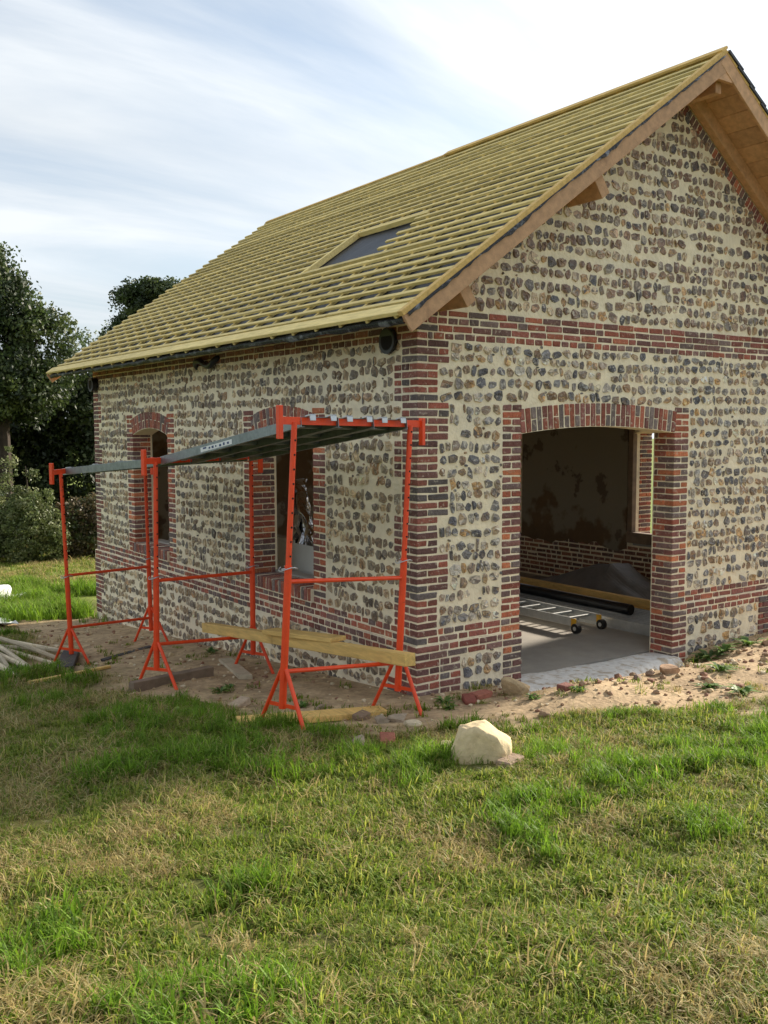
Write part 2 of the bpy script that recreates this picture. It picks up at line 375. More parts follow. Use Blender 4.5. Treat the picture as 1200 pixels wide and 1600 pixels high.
# corner quoins: full-depth corner bricks seen on both faces
zones = {'gable': [], 'left': []}
def corner(z0, n, start_wide, zone='quoin', off=0.0, wg=(.225, .345), wl=(.225, .345), flip=False):
    for i in range(n):
        z = z0+i*CP; blk = (i//5+start_wide) % 2; g = wg[blk]; l = wl[1-blk] if not flip else wl[blk]
        d = .006+off
        if i % 2 == 0:
            brick('gable', -d-.007, .225, -.105, d, z, z+CP, zone)              # stretcher on the gable, header on the long wall
            if g > .26: 
                if g > .4: brick('gable', .225, .345, -.1, d, z, z+CP, zone); brick('gable', .345, g, -.1, d, z, z+CP, zone)
                else: brick('gable', .225, g, -.1, d, z, z+CP, zone)
            brick('left', .108, .225 if l < .3 else .225, -.1, d, z, z+CP, zone)
            if l > .3: brick('left', .225, l, -.1, d, z, z+CP, zone)
        else:
            brick('left', -d-.007, .225, -.105, d, z, z+CP, zone)
            if l > .3: brick('left', .225, l, -.1, d, z, z+CP, zone)
            brick('gable', .108, .225 if g < .26 or g > .4 else g, -.1, d, z, z+CP, zone)
            if g > .4: brick('gable', .225, g, -.1, d, z, z+CP, zone)
        zones['gable'].append((-.1, g, z, z+CP)); zones['left'].append((-.1, l, z, z+CP))
corner(ZB1, 38, 0)                                            # between the two bands
corner(ZB0-13*CP, 13, 1, off=.03, wg=(.47, .47), wl=(.29, .41))
PO = .03                                                      # plinth projection
for k in range(4):                                            # bands at the corner
    o = PO if k < 2 else 0; z = ZB0+k*CP; d = .006+o
    if k % 2: brick('gable', -d-.007, .225, -.105, d, z, z+CP, 'quoin'); g0, l0 = .225, .108
    else: brick('left', -d-.007, .225, -.105, d, z, z+CP, 'quoin'); g0, l0 = .108, .225
    course('gable', g0, DL-.23 if True else 0, z, 'sm'[k % 2], 'band', d); course('gable', DR+.23, WX, z, 'hssh'[k], 'band', d)
    course('left', l0, LY, z, 'hhmh'[k], 'band', d)
for k in range(5):
    z = ZU0+k*CP
    if k % 2: brick('gable', -.0115, .225, -.105, .006, z, z+CP, 'quoin'); g0, l0 = .225, .108
    else: brick('left', -.0115, .225, -.105, .006, z, z+CP, 'quoin'); g0, l0 = .108, .225
    if k < 4: course('gable', g0, WX, z, 'hsms'[k], 'band')
    course('left', l0, LY, z, 'hsmss'[k], 'cornice', .006+.018*max(0, k-1))
zones['gable'] += [(0, WX, ZU0, ZU1+.005), (0, WX, ZB0, ZB1)]; zones['left'] += [(0, LY, ZU0, 4), (0, LY, ZB0, ZB1)]
# far quoin of the long wall
for i in range(40+13+4):
    z = ZB0-13*CP+i*CP; o = PO if z < ZP-.01 else 0; l = (.225, .345)[(i//5) % 2]
    if ZB0-.01 < z < ZB1-.01: continue
    if z > ZU0-.01: break
    if i % 2: brick('left', LY-.23, LY+.006+o, -.1, .006+o, z, z+CP, 'quoin')
    else: brick('left', LY-.11, LY+.006+o, -.1, .006+o, z, z+CP, 'quoin'); brick('left', LY-.225, LY-.11, -.1, .006+o, z, z+CP, 'quoin')
    if l > .3: brick('left', LY-l, LY-.228, -.1, .006+o, z, z+CP, 'quoin')
    zones['left'].append((LY-l, LY+.1, z, z+CP))
# jambs
def jamb(wall, ue, sgn, z0, z1, zone='jamb', rev=.26, zon=True, d=.006):
    """ue = edge of the opening, sgn = direction from opening into the wall"""
    n = int(round((z1-z0)/CP)); cp = (z1-z0)/n
    def b(a, c, dd0, dd1, z):
        lo, hi = sorted((ue+sgn*a, ue+sgn*c)); brick(wall, lo, hi, dd0, dd1, z, z+cp, zone)
    for i in range(n):
        z = z0+i*cp; d = .006+(PO if z < ZP-.02 else 0)
        if i % 2: b(-.0165, .23, -.105, d, z); b(-.0165, .1, -rev, -.112, z)
        else: b(-.0165, .112, -.212, d, z); b(.112, .23, -.1, d, z); b(-.0165, .1, -rev, -.219, z)
    if zon: zones[wall].append((min(ue, ue+sgn*.235), max(ue, ue+sgn*.235), z0, z1+.01))
def arch_pts(ua, ub, zs, rise, n=14):
    c = (ub-ua)/2; Rr = (c*c+rise*rise)/(2*rise); zc = zs+rise-Rr; a0 = math.asin(c/Rr); um = (ua+ub)/2
    return um, zc, Rr, a0, [(um+Rr*math.sin(-a0+2*a0*i/n), zc+Rr*math.cos(-a0+2*a0*i/n)) for i in range(n+1)]
def arch(wall, ua, ub, zs, rise, nb, dep=.26, H=.232, zon=True):
    um, zc, Rr, a0, _ = arch_pts(ua, ub, zs, rise); da = 2*a0/nb
    det = np.linalg.det(np.array([np.subtract(FR[wall](*e), FR[wall](0, 0, 0)) for e in ((1, 0, 0), (0, 1, 0), (0, 0, 1))]))
    for i in range(nb):
        am = -a0+da*(i+.5); w = Rr*da
        for (h0, h1) in (((0, H),) if i % 2 else ((0, H*.5), (H*.5, H))):
            v = cbox((-w/2+.0055, -dep, h0+.004), (w/2-.0055, .006+random.uniform(-.002, .004), h1-.004), .006, .002)
            wid = (Rr+v[:, 2])/Rr
            u = um+(Rr+v[:, 2])*math.sin(am)+v[:, 0]*wid*math.cos(am); z = zc+(Rr+v[:, 2])*math.cos(am)-v[:, 0]*wid*math.sin(am)
            P = np.array([FR[wall](uu, dd, zz) for uu, dd, zz in zip(u, v[:, 1], z)])
            pieces.append(('brick', wall, P, CBF if det > 0 else [q[::-1] for q in CBF], bcol('arch'), area_px(P) if wall in ('gable', 'left') else 0))
    if zon: zones[wall].append((ua-.01, ub+.01, zs-.1, 2.572))
jamb('gable', DL, -1, ZB1-15*CP, 2.56); jamb('gable', DR, 1, ZB1-15*CP, 2.56)
arch('gable', DL, DR, 2.285, .07, 31); zones['gable'].append((DL-.05, DR+.05, -2, 2.3))
SILLS = []
for (a, b) in WIN:
    for w in ('left', 'right'):
        jamb(w, a, -1, ZB1, 2.55, zon=w == 'left'); jamb(w, b, 1, ZB1, 2.55, zon=w == 'left')
        arch(w, a, b, 2.255, .10, 19, zon=w == 'left')
        n = 19                                             # sill of bricks on edge
        for i in range(n):
            u = a+(b-a)*i/n; brick(w, u, u+(b-a)/n, -.25, .05, .578, .722+random.uniform(-.004, .004), 'arch')
    zones['left'].append((a, b, .5, 2.3)); SILLS.append((a, b))
# pilaster foot at the right of the gable
for i in range(8):
    z = ZB0+CP-(i+1)*CP; course('gable', 4.96, 5.42, z, 'sm'[i % 2], 'quoin', .05)
zones['gable'].append((4.94, 5.44, -.6, ZB0))
# sloping courses of headers under the rake
def rake(side):
    s = .35
    while s < 4.55:
        v = cbox((s, -.1, -.345), (s+.058, .006, -.232), .005, .002)
        X = -.55+v[:, 0]*ca-v[:, 2]*sa; Z = 3.24+v[:, 0]*sa+v[:, 2]*ca
        if side: X = WX-X
        P = np.stack((X, -v[:, 1], Z), -1)
        if X.min() > .05 and X.max() < WX-.05: pieces.append(('brick', 'gable', P, CBF if not side else [q[::-1] for q in CBF], bcol('band'), area_px(P)))
        s += .0675
rake(0); rake(1)
# inner face of the far long wall: bare brick below the plaster
for i in range(9):
    z = -.1+i*.075; course('rightin', .4, 8, z, 'm', 'cornice', .004+.0*i)
# flints
FC = {'g': [(118, 118, 120), (96, 98, 104), (150, 148, 144), (130, 108, 86), (166, 138, 98), (138, 126, 114), (196, 190, 178), (84, 86, 94), (72, 74, 82), (122, 112, 104)],
      'u': [(124, 104, 92), (108, 92, 84), (142, 126, 112), (120, 116, 112), (158, 132, 98), (100, 96, 96), (176, 164, 146), (104, 84, 74), (84, 84, 90), (132, 112, 96)],
      'l': [(134, 120, 100), (114, 102, 88), (152, 138, 116), (104, 96, 88), (172, 158, 132), (122, 116, 108), (96, 92, 90), (140, 116, 90)]}
def flint(wall, u, z, w, h, pal, off=0.0):
    n = random.choice((6, 7, 7, 8, 9)); a = (np.arange(n)+rng.uniform(-.33, .33, n))*2*math.pi/n+random.uniform(0, .9)
    pw = random.uniform(2.6, 6)
    rad = (np.abs(np.cos(a))**pw+np.abs(np.sin(a))**pw)**(-1/pw)*rng.uniform(.80, 1.12, n)
    ex, ez = rad*np.cos(a)*w/2, rad*np.sin(a)*h/2
    th = random.uniform(-.32, .32); ex, ez = ex*math.cos(th)-ez*math.sin(th), ex*math.sin(th)+ez*math.cos(th)
    top = random.uniform(.006, .020); tu, tz = random.uniform(-.12, .12), random.uniform(-.16, .10)
    r2 = rng.uniform(.80, .95, n); r3 = rng.uniform(.15, .6, n); cu, cz_ = random.uniform(-.2, .2)*w, random.uniform(-.2, .2)*h
    hgt = lambda x, y, k: off+max(.002, top*k+tu*x+tz*y)
    pts = [(u+ex[i], -.012+off, z+ez[i]) for i in range(n)]
    pts += [(u+ex[i]*r2[i], hgt(ex[i]*r2[i], ez[i]*r2[i], random.uniform(.45, 1.0)), z+ez[i]*r2[i]) for i in range(n)]
    pts += [(u+cu+ex[i]*r3[i]*.7, hgt(ex[i]*r3[i], ez[i]*r3[i], random.uniform(.5, 1.4)), z+cz_+ez[i]*r3[i]*.7) for i in range(n)]
    pts.append((u+cu, hgt(0, 0, random.uniform(.5, 1.5)), z+cz_))
    F = []
    for k in (0, n):
        for i in range(n): j = (i+1) % n; F.append((k+i, k+j, k+n+j, k+n+i))
    for i in range(n): F.append((2*n+i, 2*n+(i+1) % n, 3*n))
    c = np.array(random.choice(FC[pal]), float)*random.uniform(.98, 1.30)
    cl = np.array(lin(*np.clip(c*np.array((1.05, 1.0, .94)), 0, 255)))
    rim = np.array(lin(190, 178, 150)) if random.random() < .55 else cl*.8
    alt = np.array(lin(*random.choice(FC[pal])))
    cs = [tuple(rim*.55+cl*.45) for _ in range(n)]
    for _ in range(2*n):
        q = random.random(); cs.append(tuple(np.minimum((cl*(1-q*q)+alt*q*q)*random.choice((.65, .85, .95, 1, 1, 1.1, 1.2, 1.45)), .8)))  # flint's own colour mix per facet; brightness steps paint in glints off knapped faces
    P = np.array([FR[wall](*p) for p in pts]); F = F if wall == 'gable' else [q[::-1] for q in F]
    ar = area_px(P)
    if wall == 'left': ar *= .85
    pieces.append(('flint_stone', wall, P, F, cs, ar))
def free(wall, z0, z1, a, b):
    iv = [(a, b)]
    for (p, q, r, s) in zones[wall]:
        if min(z1, s)-max(z0, r) > .022:
            nv = []
            for (x, y) in iv:
                if q <= x or p >= y: nv.append((x, y)); continue
                if p > x: nv.append((x, p))
                if q < y: nv.append((q, y))
            iv = nv
    return [(x+.008, y-.008) for x, y in iv if y-x > .06]
def rows(wall, z0, z1, rh, lim, pal, wmin, wmax, off=0.0):
    n = max(1, int(round((z1-z0)/rh))); hgt = (z1-z0)/n
    for i in range(n):
        za = z0+i*hgt; zb = za+hgt; a, b = lim(za, zb)
        if b-a < .1: continue
        ph = random.uniform(0, 6)
        for (x, y) in free(wall, za, zb, a, b):
            ws = []; t = 0
            while t < y-x: w = random.uniform(wmin, wmax)*(1.0 if random.random() > .22 else .55); ws.append(w); t += w
            k = (y-x)/t; u = x
            for w in ws:
                w *= k; um = u+w/2
                if random.random() > .03:
                    big = random.random() < .12
                    flint(wall, um, (za+zb)/2+random.uniform(-.014, .014)+.013*math.sin(um*2.1+ph), max(w-.013, w*random.uniform(.84, .96)), hgt*random.uniform(.66, 1.02)*(1.15 if big else 1), pal, off)
                    if random.random() < .16: flint(wall, u+w+random.uniform(-.012, .012), zb+random.uniform(-.012, .006), random.uniform(.022, .045), random.uniform(.018, .032), pal, off)
                u += w
rows('gable', ZB1, ZB1+30*CP, .11083, lambda a, b: (.1, WX), 'g', .07, .165)
rows('gable', ZB1+30*CP+.004, ZB1+35*CP, .11, lambda a, b: (.1, WX), 'g', .09, .17)
rows('gable', ZB1+35*CP, ZU0-.004, .098, lambda a, b: (.1, WX), 'g', .08, .15)
def rk(a, b):
    x = (b+.32-3.63)/.71; return (max(.02, x), min(WX, WX-x))
rows('gable', ZU1+.01, 5.70, .119, rk, 'u', .075, .17)
rows('gable', ZB0-5*.118, ZB0-.004, .118, lambda a, b: (.1, WX), 'g', .1, .18, PO)
rows('left', ZB1, ZB1+30*CP, .11083, lambda a, b: (.1, LY-.1), 'l', .075, .175)
rows('left', ZB1+30*CP, ZB1+35*CP, .11, lambda a, b: (.1, LY-.1), 'l', .075, .175)
rows('left', ZB1+35*CP, ZU0-.004, .098, lambda a, b: (.1, LY-.1), 'l', .075, .175)
rows('left', ZB0-10*.12, ZB0-.004, .12, lambda a, b: (.1, LY-.1), 'l', .09, .18, PO)

for (a, b) in SILLS:
    for w in ('left', 'right'):
        v = cbox((a+.002, -.25, .57), (b-.002, .041, .712), .004); MB().add([FR[w](*p) for p in v], CBF if w == 'right' else [q[::-1] for q in CBF]).build('sill_bed', 'mortar', house)
# masonry cores (lime mortar between the pieces)
def core(name, wall_polys, fn, d0, d1):
    mb = MB()
    for p in wall_polys: prism(mb, p, fn, d0, d1)
    return fix(mb.build(name, 'mortar', house))
ap = arch_pts(DL, DR, 2.285, .07)[4]
zt = lambda X: roof_z(X, -.1)
gpoly = [(0, -1), (DL, -1)]+ap+[(DR, -1), (WX, -1), (WX, zt(WX)), (RX, zt(RX)), (0, zt(0))]
# split into clean convex-ish strips so that the n-gons triangulate well
wall_g = core('wall', [[(0, -1), (DL, -1), (DL, 2.285), (DL, zt(DL)), (0, zt(0))], [(DR, -1), (WX, -1), (WX, zt(WX)), (DR, zt(DR)), (DR, 2.285)],
                       ap+[(DR, zt(DR)), (RX, zt(RX)), (DL, zt(DL))]], FR['gable'], -.275, 0)
for (p_, q_) in ((0, DL-.002), (DR+.002, WX)): core('plinth', [[(p_, -1), (q_, -1), (q_, ZP), (p_, ZP)]], FR['gable'], -.05, PO)
def long_polys(lo, hi):
    z1 = zt(0)-.02; P = []; u = lo
    for (a, b) in WIN:
        P.append([(u, -1.6), (a, -1.6), (a, z1), (u, z1)]); P.append([(a, -1.6), (b, -1.6), (b, .58), (a, .58)])
        P.append(arch_pts(a, b, 2.255, .10)[4]+[(b, z1), (a, z1)]); u = b
    P.append([(u, -1.6), (hi, -1.6), (hi, z1), (u, z1)]); return P
wall_l = core('wall', long_polys(.275, LY-.42), FR['left'], -.29, 0)
wall_e = core('wall', [[(LY-.42, -1.6), (LY, -1.6), (LY, zt(0)-.02), (LY-.42, zt(0)-.02)]], FR['left'], -.29, 0)
wall_lp = core('plinth', [[(-PO+.001, -1.6), (LY+PO, -1.6), (LY+PO, ZP-.001), (-PO+.001, ZP-.001)]], FR['left'], -.05, PO)
wall_r = core('wall', long_polys(.42, LY-.42), FR['right'], -.42, 0)
wall_b = core('wall', [[(0.30, -1.6), (WX-.002, -1.6), (WX-.002, zt(WX)), (RX, zt(RX)), (0.30, zt(.3))]], FR['back'], -.42, -.002)
WALLS = {'gable': wall_g, 'left': wall_l, 'right': wall_r, 'rightin': wall_r}
for kind, nm in (('brick', 'brickwork'), ('flint_stone', 'flintwork')):
    ps = [p for p in pieces if p[0] == kind]; ps.sort(key=lambda p: -p[5])
    rest = {}
    for i, p in enumerate(ps):
        c = [p[4]]*len(p[2]) if kind == 'brick' else None
        if i < 300:
            mb = MB().add(p[2], p[3], c)
            if c is None: mb.fc = p[4]
            mb.build(kind, 'brick' if kind == 'brick' else 'flint', WALLS[p[1]])
        else:
            mb = rest.setdefault(WALLS[p[1]].name, (WALLS[p[1]], MB()))[1].add(p[2], p[3], c)
            if c is None: mb.fc.extend(p[4])
    for w, mb in rest.values(): tag(mb.build(nm, 'brick' if kind == 'brick' else 'flint', w), kind='stuff')
# inner sills, inner lintel dark plaster, plaster sheet on the far long wall
for (a, b) in WIN:
    for w in ('left', 'right'):
        v = cbox((a+.01, -.40, .56), (b-.01, -.252, .735), .006); MB().add([FR[w](*p) for p in v], CBF if w == 'right' else [q[::-1] for q in CBF]).build('inner_sill', 'concrete', house)
mb = MB(); U = np.linspace(.44, 8.0, 90); bot = [.50+.10*(vnoise(u, 3, 3)-.5)+.08*(vnoise(u, 9, 11)-.5) for u in U]
def pl(u0_, u1_, zlo, zhi):
    prism(mb, [(u0_, zlo), (u1_, zlo), (u1_, zhi), (u0_, zhi)], lambda u, d, z: (WX-.42-d, u, z), .002, .022)
segs = [(.44, WIN[0][0]-.08), (WIN[0][1]+.08, WIN[1][0]-.08), (WIN[1][1]+.08, 8.0)]
for s0, s1 in segs:
    us = np.linspace(s0, s1, 24); zz = [.52+.12*(vnoise(u, 3, 3)-.5)+.1*(vnoise(u, 9, 11)-.5) for u in us]
    prism(mb, [(float(u), float(z)) for u, z in zip(us, zz)]+[(s1, 3.4), (s0, 3.4)], lambda u, d, z: (WX-.42-d, u, z), .002, .022)
for (a, b) in WIN: pl(a-.08, b+.08, 2.42, 3.4)
fix(mb.build('plaster', 'plaster', house))
mb = MB()
for wpl in ((.42, 'y'),):
    prism(mb, [(.44, -.1), (WX-.44, -.1), (WX-.44, 3.4), (.44, 3.4)], lambda u, d, z: (u, LY-.42-d, z), .003, .02)
fix(mb.build('plaster', 'plaster', house))
for (a, b) in WIN[:1]:      # timber frame of the window seen through the door
    mb = MB()
    for (u, z0, z1) in ((b+.02, .74, 2.4), (a-.02, .74, 2.4)): frame_box(mb, (WX-.40, u, z0), (WX-.40, u, z1), .09, .09, up=(0, 1, 0))
    frame_box(mb, (WX-.40, a-.06, 2.38), (WX-.40, b+.06, 2.38), .09, .09); frame_box(mb, (WX-.40, a-.06, .70), (WX-.40, b+.06, .70), .14, .16)
    mb.build('window_frame', 'greywood', house)
floor = MB(); prism(floor, [(.40, .30), (WX-.40, .30), (WX-.40, LY-.40), (.40, LY-.40)], lambda u, d, z: (u, z, d), -.35, -.12); floor = fix(floor.build('floor', 'concrete')); tag(floor, 'bare grey concrete floor inside the house', kind='structure')
# rough white threshold slab in the doorway
nu, nv_ = 26, 10; sv = []; 
for i in range(nu):
    for j in range(nv_):
        t = i/(nu-1); w = j/(nv_-1)
        xf, yf = 1.02+t*2.44, -.52+.30*t+.03*math.sin(9*t)+.03*(vnoise(t*9, 2)-.5); xb, yb = 1.22+t*2.19, .27+.05*(vnoise(t*8, 5)-.5)
        x = xf*(1-w)+xb*w; y = yf*(1-w)+yb*w
        edge = min(1, 6*w)*min(1, 8*(1-w)+.2)
        sv.append((x, y, -.30+(.235-.055*t)*edge+.012*(vnoise(x, y, 6)-.5)+.006*(vnoise(x, y, 17)-.5) if w < .999 else -.13))
o = MB().add(sv, [(i*nv_+j, (i+1)*nv_+j, (i+1)*nv_+j+1, i*nv_+j+1) for i in range(nu-1) for j in range(nv_-1)]).build('threshold_slab', 'slab', smooth=True)
tag(o, 'rough white concrete threshold in the doorway', kind='structure')

# ------------------------------------------------------------------ roof
SLEN = (RX+.55)/ca; Y0, Y1 = -.52, 9.02
roof = MB()
def rp(s, y, h, side=0):
    X = -.55+s*ca-h*sa; Z = 3.24+s*sa+h*ca
    return (X if not side else WX-X, y, Z)
def sheet(mb, s0, s1, y0, y1, h0, h1, side=0, ch=.003, jit=0, col=None):
    v = cbox((s0, y0, h0), (s1, y1, h1), ch, jit); P = [rp(*p, side) for p in v]
    mb.add(P, [q[::-1] for q in CBF] if not side else CBF, col)     # (s,y,h) is left-handed on the left slope
    return mb
# underlay, gently sagging between the counter battens
ns, ny_ = 60, 150
for side in (0, 1):
    vv = []; ff = []
    for i in range(ns):
        for j in range(ny_):
            s = .0+SLEN*i/(ns-1); y = Y0+.02+(Y1-Y0-.04)*j/(ny_-1); vv.append(rp(s, y, -.058+.006*(vnoise(s, y, 3)-.5)-.003*abs(math.sin(y*7.85)), side))
    for i in range(ns-1):
        for j in range(ny_-1):
            q = (i*ny_+j, (i+1)*ny_+j, (i+1)*ny_+j+1, i*ny_+j+1); ff.append(q if side else q[::-1])
    roof.add(vv, ff)
roof = roof.build('roof', 'membrane', house, smooth=True)
def rpart(name, m, *a, **k): return sheet(MB(), *a, **k).build(name, m, roof)
SKY = (1.50, 2.38, 1.80, 3.06)                        # roof-window opening: s0,s1,y0,y1
for k in range(24):                                   # counter battens up the slope
    y = Y0+.10+k*(Y1-Y0-.2)/23; 
    for (p_, q_) in (((-.006, SLEN-.02),) if not SKY[2]+.02 < y < SKY[3]-.02 else ((-.006, SKY[0]-.02), (SKY[1]+.03, SLEN-.02))): rpart('counter_batten', 'batten', p_, q_, y-.02, y+.02, -.054, -.027, jit=.002)
nb = 29; gauge = (SLEN-.24)/(nb-1)
for i in range(nb):
    s = .20+i*gauge; ye = Y1-.02+random.uniform(-.09, .05); ys = Y0+.05+random.uniform(-.01, .02)
    cuts = sorted(random.uniform(Y0+1.2, Y1-1.2) for _ in range(2))
    spans = [(ys, ye)]
    if SKY[0]+.02 < s < SKY[1]-.02: spans = [(ys, SKY[2]+random.uniform(-.14, .1)), (SKY[3]+.03, ye)]
    for (a, b) in spans:
        pts_ = [a]+[c for c in cuts if a+.6 < c < b-.6]+[b]
        for p, q in zip(pts_[:-1], pts_[1:]):
            dh = random.uniform(-.002, .002); ds = random.uniform(-.006, .006)
            rpart('batten', 'batten', s-.021+ds, s+.021+ds, p+.002, q-.002, -.027+dh, 0+dh, jit=.003)
rpart('trimmer', 'batten', SKY[0]-.06, SKY[1]+.10, SKY[3]-.03, SKY[3]+.03, -.052, .014); rpart('trimmer', 'batten', SKY[1]+.01, SKY[1]+.055, SKY[2]-.1, SKY[3]-.04, -.05, .006)
rpart('trimmer', 'batten', SKY[0]-.055, SKY[0]-.01, SKY[2]-1.2, SKY[3]+1.1, -.028, .010)
rpart('eave_board', 'batten', -.012, .13, Y0+.03, 4.1, -.026, .006, jit=.002); rpart('eave_board', 'batten', -.012, .13, 4.103, Y1+.02, -.026, .006, jit=.003)
rpart('ridge_board', 'timber', SLEN-.085, SLEN+.02, Y0-.03, 3.8, .001, .03); rpart('ridge_board', 'timber', SLEN-.06, SLEN, 3.85, Y1-.1, .0, .014)
for side in (0, 1):
    nbd = 22
    for k in range(nbd):
        s0 = .01+k*(SLEN-.02)/nbd; rpart('soffit_board', 'fir', s0+.0015, s0+(SLEN-.02)/nbd-.0015, Y0+.012, Y1-.03, -.094+random.uniform(-.001, .001), -.070, side)
    for (ya, yb) in ((Y0-.028, Y0), (Y1, Y1+.028)):
        rpart('bargeboard', 'fir', -.02, SLEN+(.012 if not side else -.01), ya-.0025*side, yb-.0025*side, -.178, -.034, side)
    rpart('rafter', 'fir', .3, SLEN-.12, -.095-.003*side, -.008-.003*side, -.232, -.095, side)
    rpart('verge_strip', 'timber', -.02, SLEN-.01, Y0-.031-.003*side, Y0+.03-.003*side, -.033, .010 if not side else -.005, side)
    for sp in (.72, 2.61):
        rpart('purlin', 'fir', sp-.055, sp+.06, Y0+(.07 if sp > 1 else .10), -.02, -.385 if sp > 1 else -.36, -.095, side)
frame_box(MB(), (RX, Y0+.06, 5.74), (RX, .02, 5.74), .09, .21).build('ridge_beam', 'fir', roof)
mb = MB(); prism(mb, [(RX-.17, roof_z(RX)-.30), (RX+.17, roof_z(RX)-.30), (RX+.17, roof_z(RX)-.16), (RX, roof_z(RX)-.035), (RX-.17, roof_z(RX)-.16)], lambda u, d, z: (u, d, z), Y0-.024, Y0+.02); fix(mb.build('apex_block', 'fir', roof))
# slates of the finished right slope: overlapping courses
mb = MB()
for k in range(20):
    s0 = -.05+k*SLEN/20; v = cbox((s0, Y0-.05, -.02), (min(SLEN-.02, s0+SLEN/20+.08), Y1+.03, .012), .003)
    v[:, 2] += .018*(1-(v[:, 0]-s0)/(SLEN/20)); mb.add([rp(*p, 1) for p in v], CBF)
mb.build('slate_covering', 'slate', roof)
# ragged membrane edge hanging at the eave and along the verge
vv = []; ff = []; n = 260
for j in range(n):
    y = Y0+.04+(Y1-Y0-.06)*j/(n-1); dr = .022+.03*vnoise(y, 1, 2.4)+.018*vnoise(y, 4, 9); w = .014*(vnoise(y, 8, 6)-.5)
    vv += [rp(.04, y, -.057), rp(.004, y, -.058), rp(-.004+w, y, -.062-dr*.55), rp(.002+2*w, y, -.062-dr)]
for j in range(n-1):
    for k in range(3): ff.append((j*4+k, j*4+k+1, j*4+5+k, j*4+4+k))
MB().add(vv, ff).build('underlay_flap', 'foiledge', roof, smooth=True)
vv = []; ff = []; n = 200
for j in range(n):
    s = .02+(SLEN-.1)*j/(n-1); dr = .004+.05*max(0, vnoise(s, 1, 2.2)-.45)+.02*vnoise(s, 4, 13)
    vv += [rp(s, Y0-.0325, -.032), rp(s, Y0-.038-.014*vnoise(s, 7, 9), -.034-dr*.5), rp(s, Y0-.034-.01*vnoise(s, 2, 8), -.034-dr)]
for j in range(n-1):
    for k in range(2): ff.append((j*3+k, j*3+3+k, j*3+4+k, j*3+k+1))
MB().add(vv, ff).build('underlay_flap', 'foiledge', roof, smooth=True)

# ------------------------------------------------------------------ pipes on the long wall
def stub(px_, py_, label, r, ln):
    P = on(px_, py_, 0, 0); mb = MB(); tube(mb, [(.05, P[1], P[2]), (-ln, P[1], P[2]-.01)], r, 20)
    tube(mb, [(-ln+.025, P[1], P[2]-.01), (-ln-.002, P[1], P[2]-.01)], r+.012, 20)
    o = mb.build('pipe_stub', 'black'); tag(o, label, 'pipe'); mb = MB(); tube(mb, [(-ln-.001, P[1], P[2]-.01), (-ln-.004, P[1], P[2]-.01)], r-.02, 18); mb.build('pipe_mouth', 'hole', o)
stub(611, 531, 'round black pipe end under the eave beside the brick corner by the doorway', .105, .05)
stub(151, 600, 'black pipe end under the eave at the far brick corner beside the trees', .10, .10)
ctrl = [on(x, y, 0, -.06) for x, y in ((300, 578), (303, 566), (312, 563), (321, 572), (329, 572), (334, 562), (335, 557))]
ctrl[0][0] = .03; ctrl[-1][0] = .02
pts = []
for i in range(len(ctrl)-1):
    for t in np.linspace(0, 1, 6, endpoint=False): 
        a_, b_ = ctrl[i], ctrl[i+1]; pts.append(a_*(1-t)+b_*t)
pts = [sum(pts[max(0, i-3):i+4])/len(pts[max(0, i-3):i+4]) for i in range(len(pts))]; pts[-1][0] = .03; pts[0][0] = .03
o = tube(MB(), pts, .035, 10).build('flexible_hose', 'black', smooth=True); tag(o, 'wavy black flexible hose sticking out under the eave', 'hose')

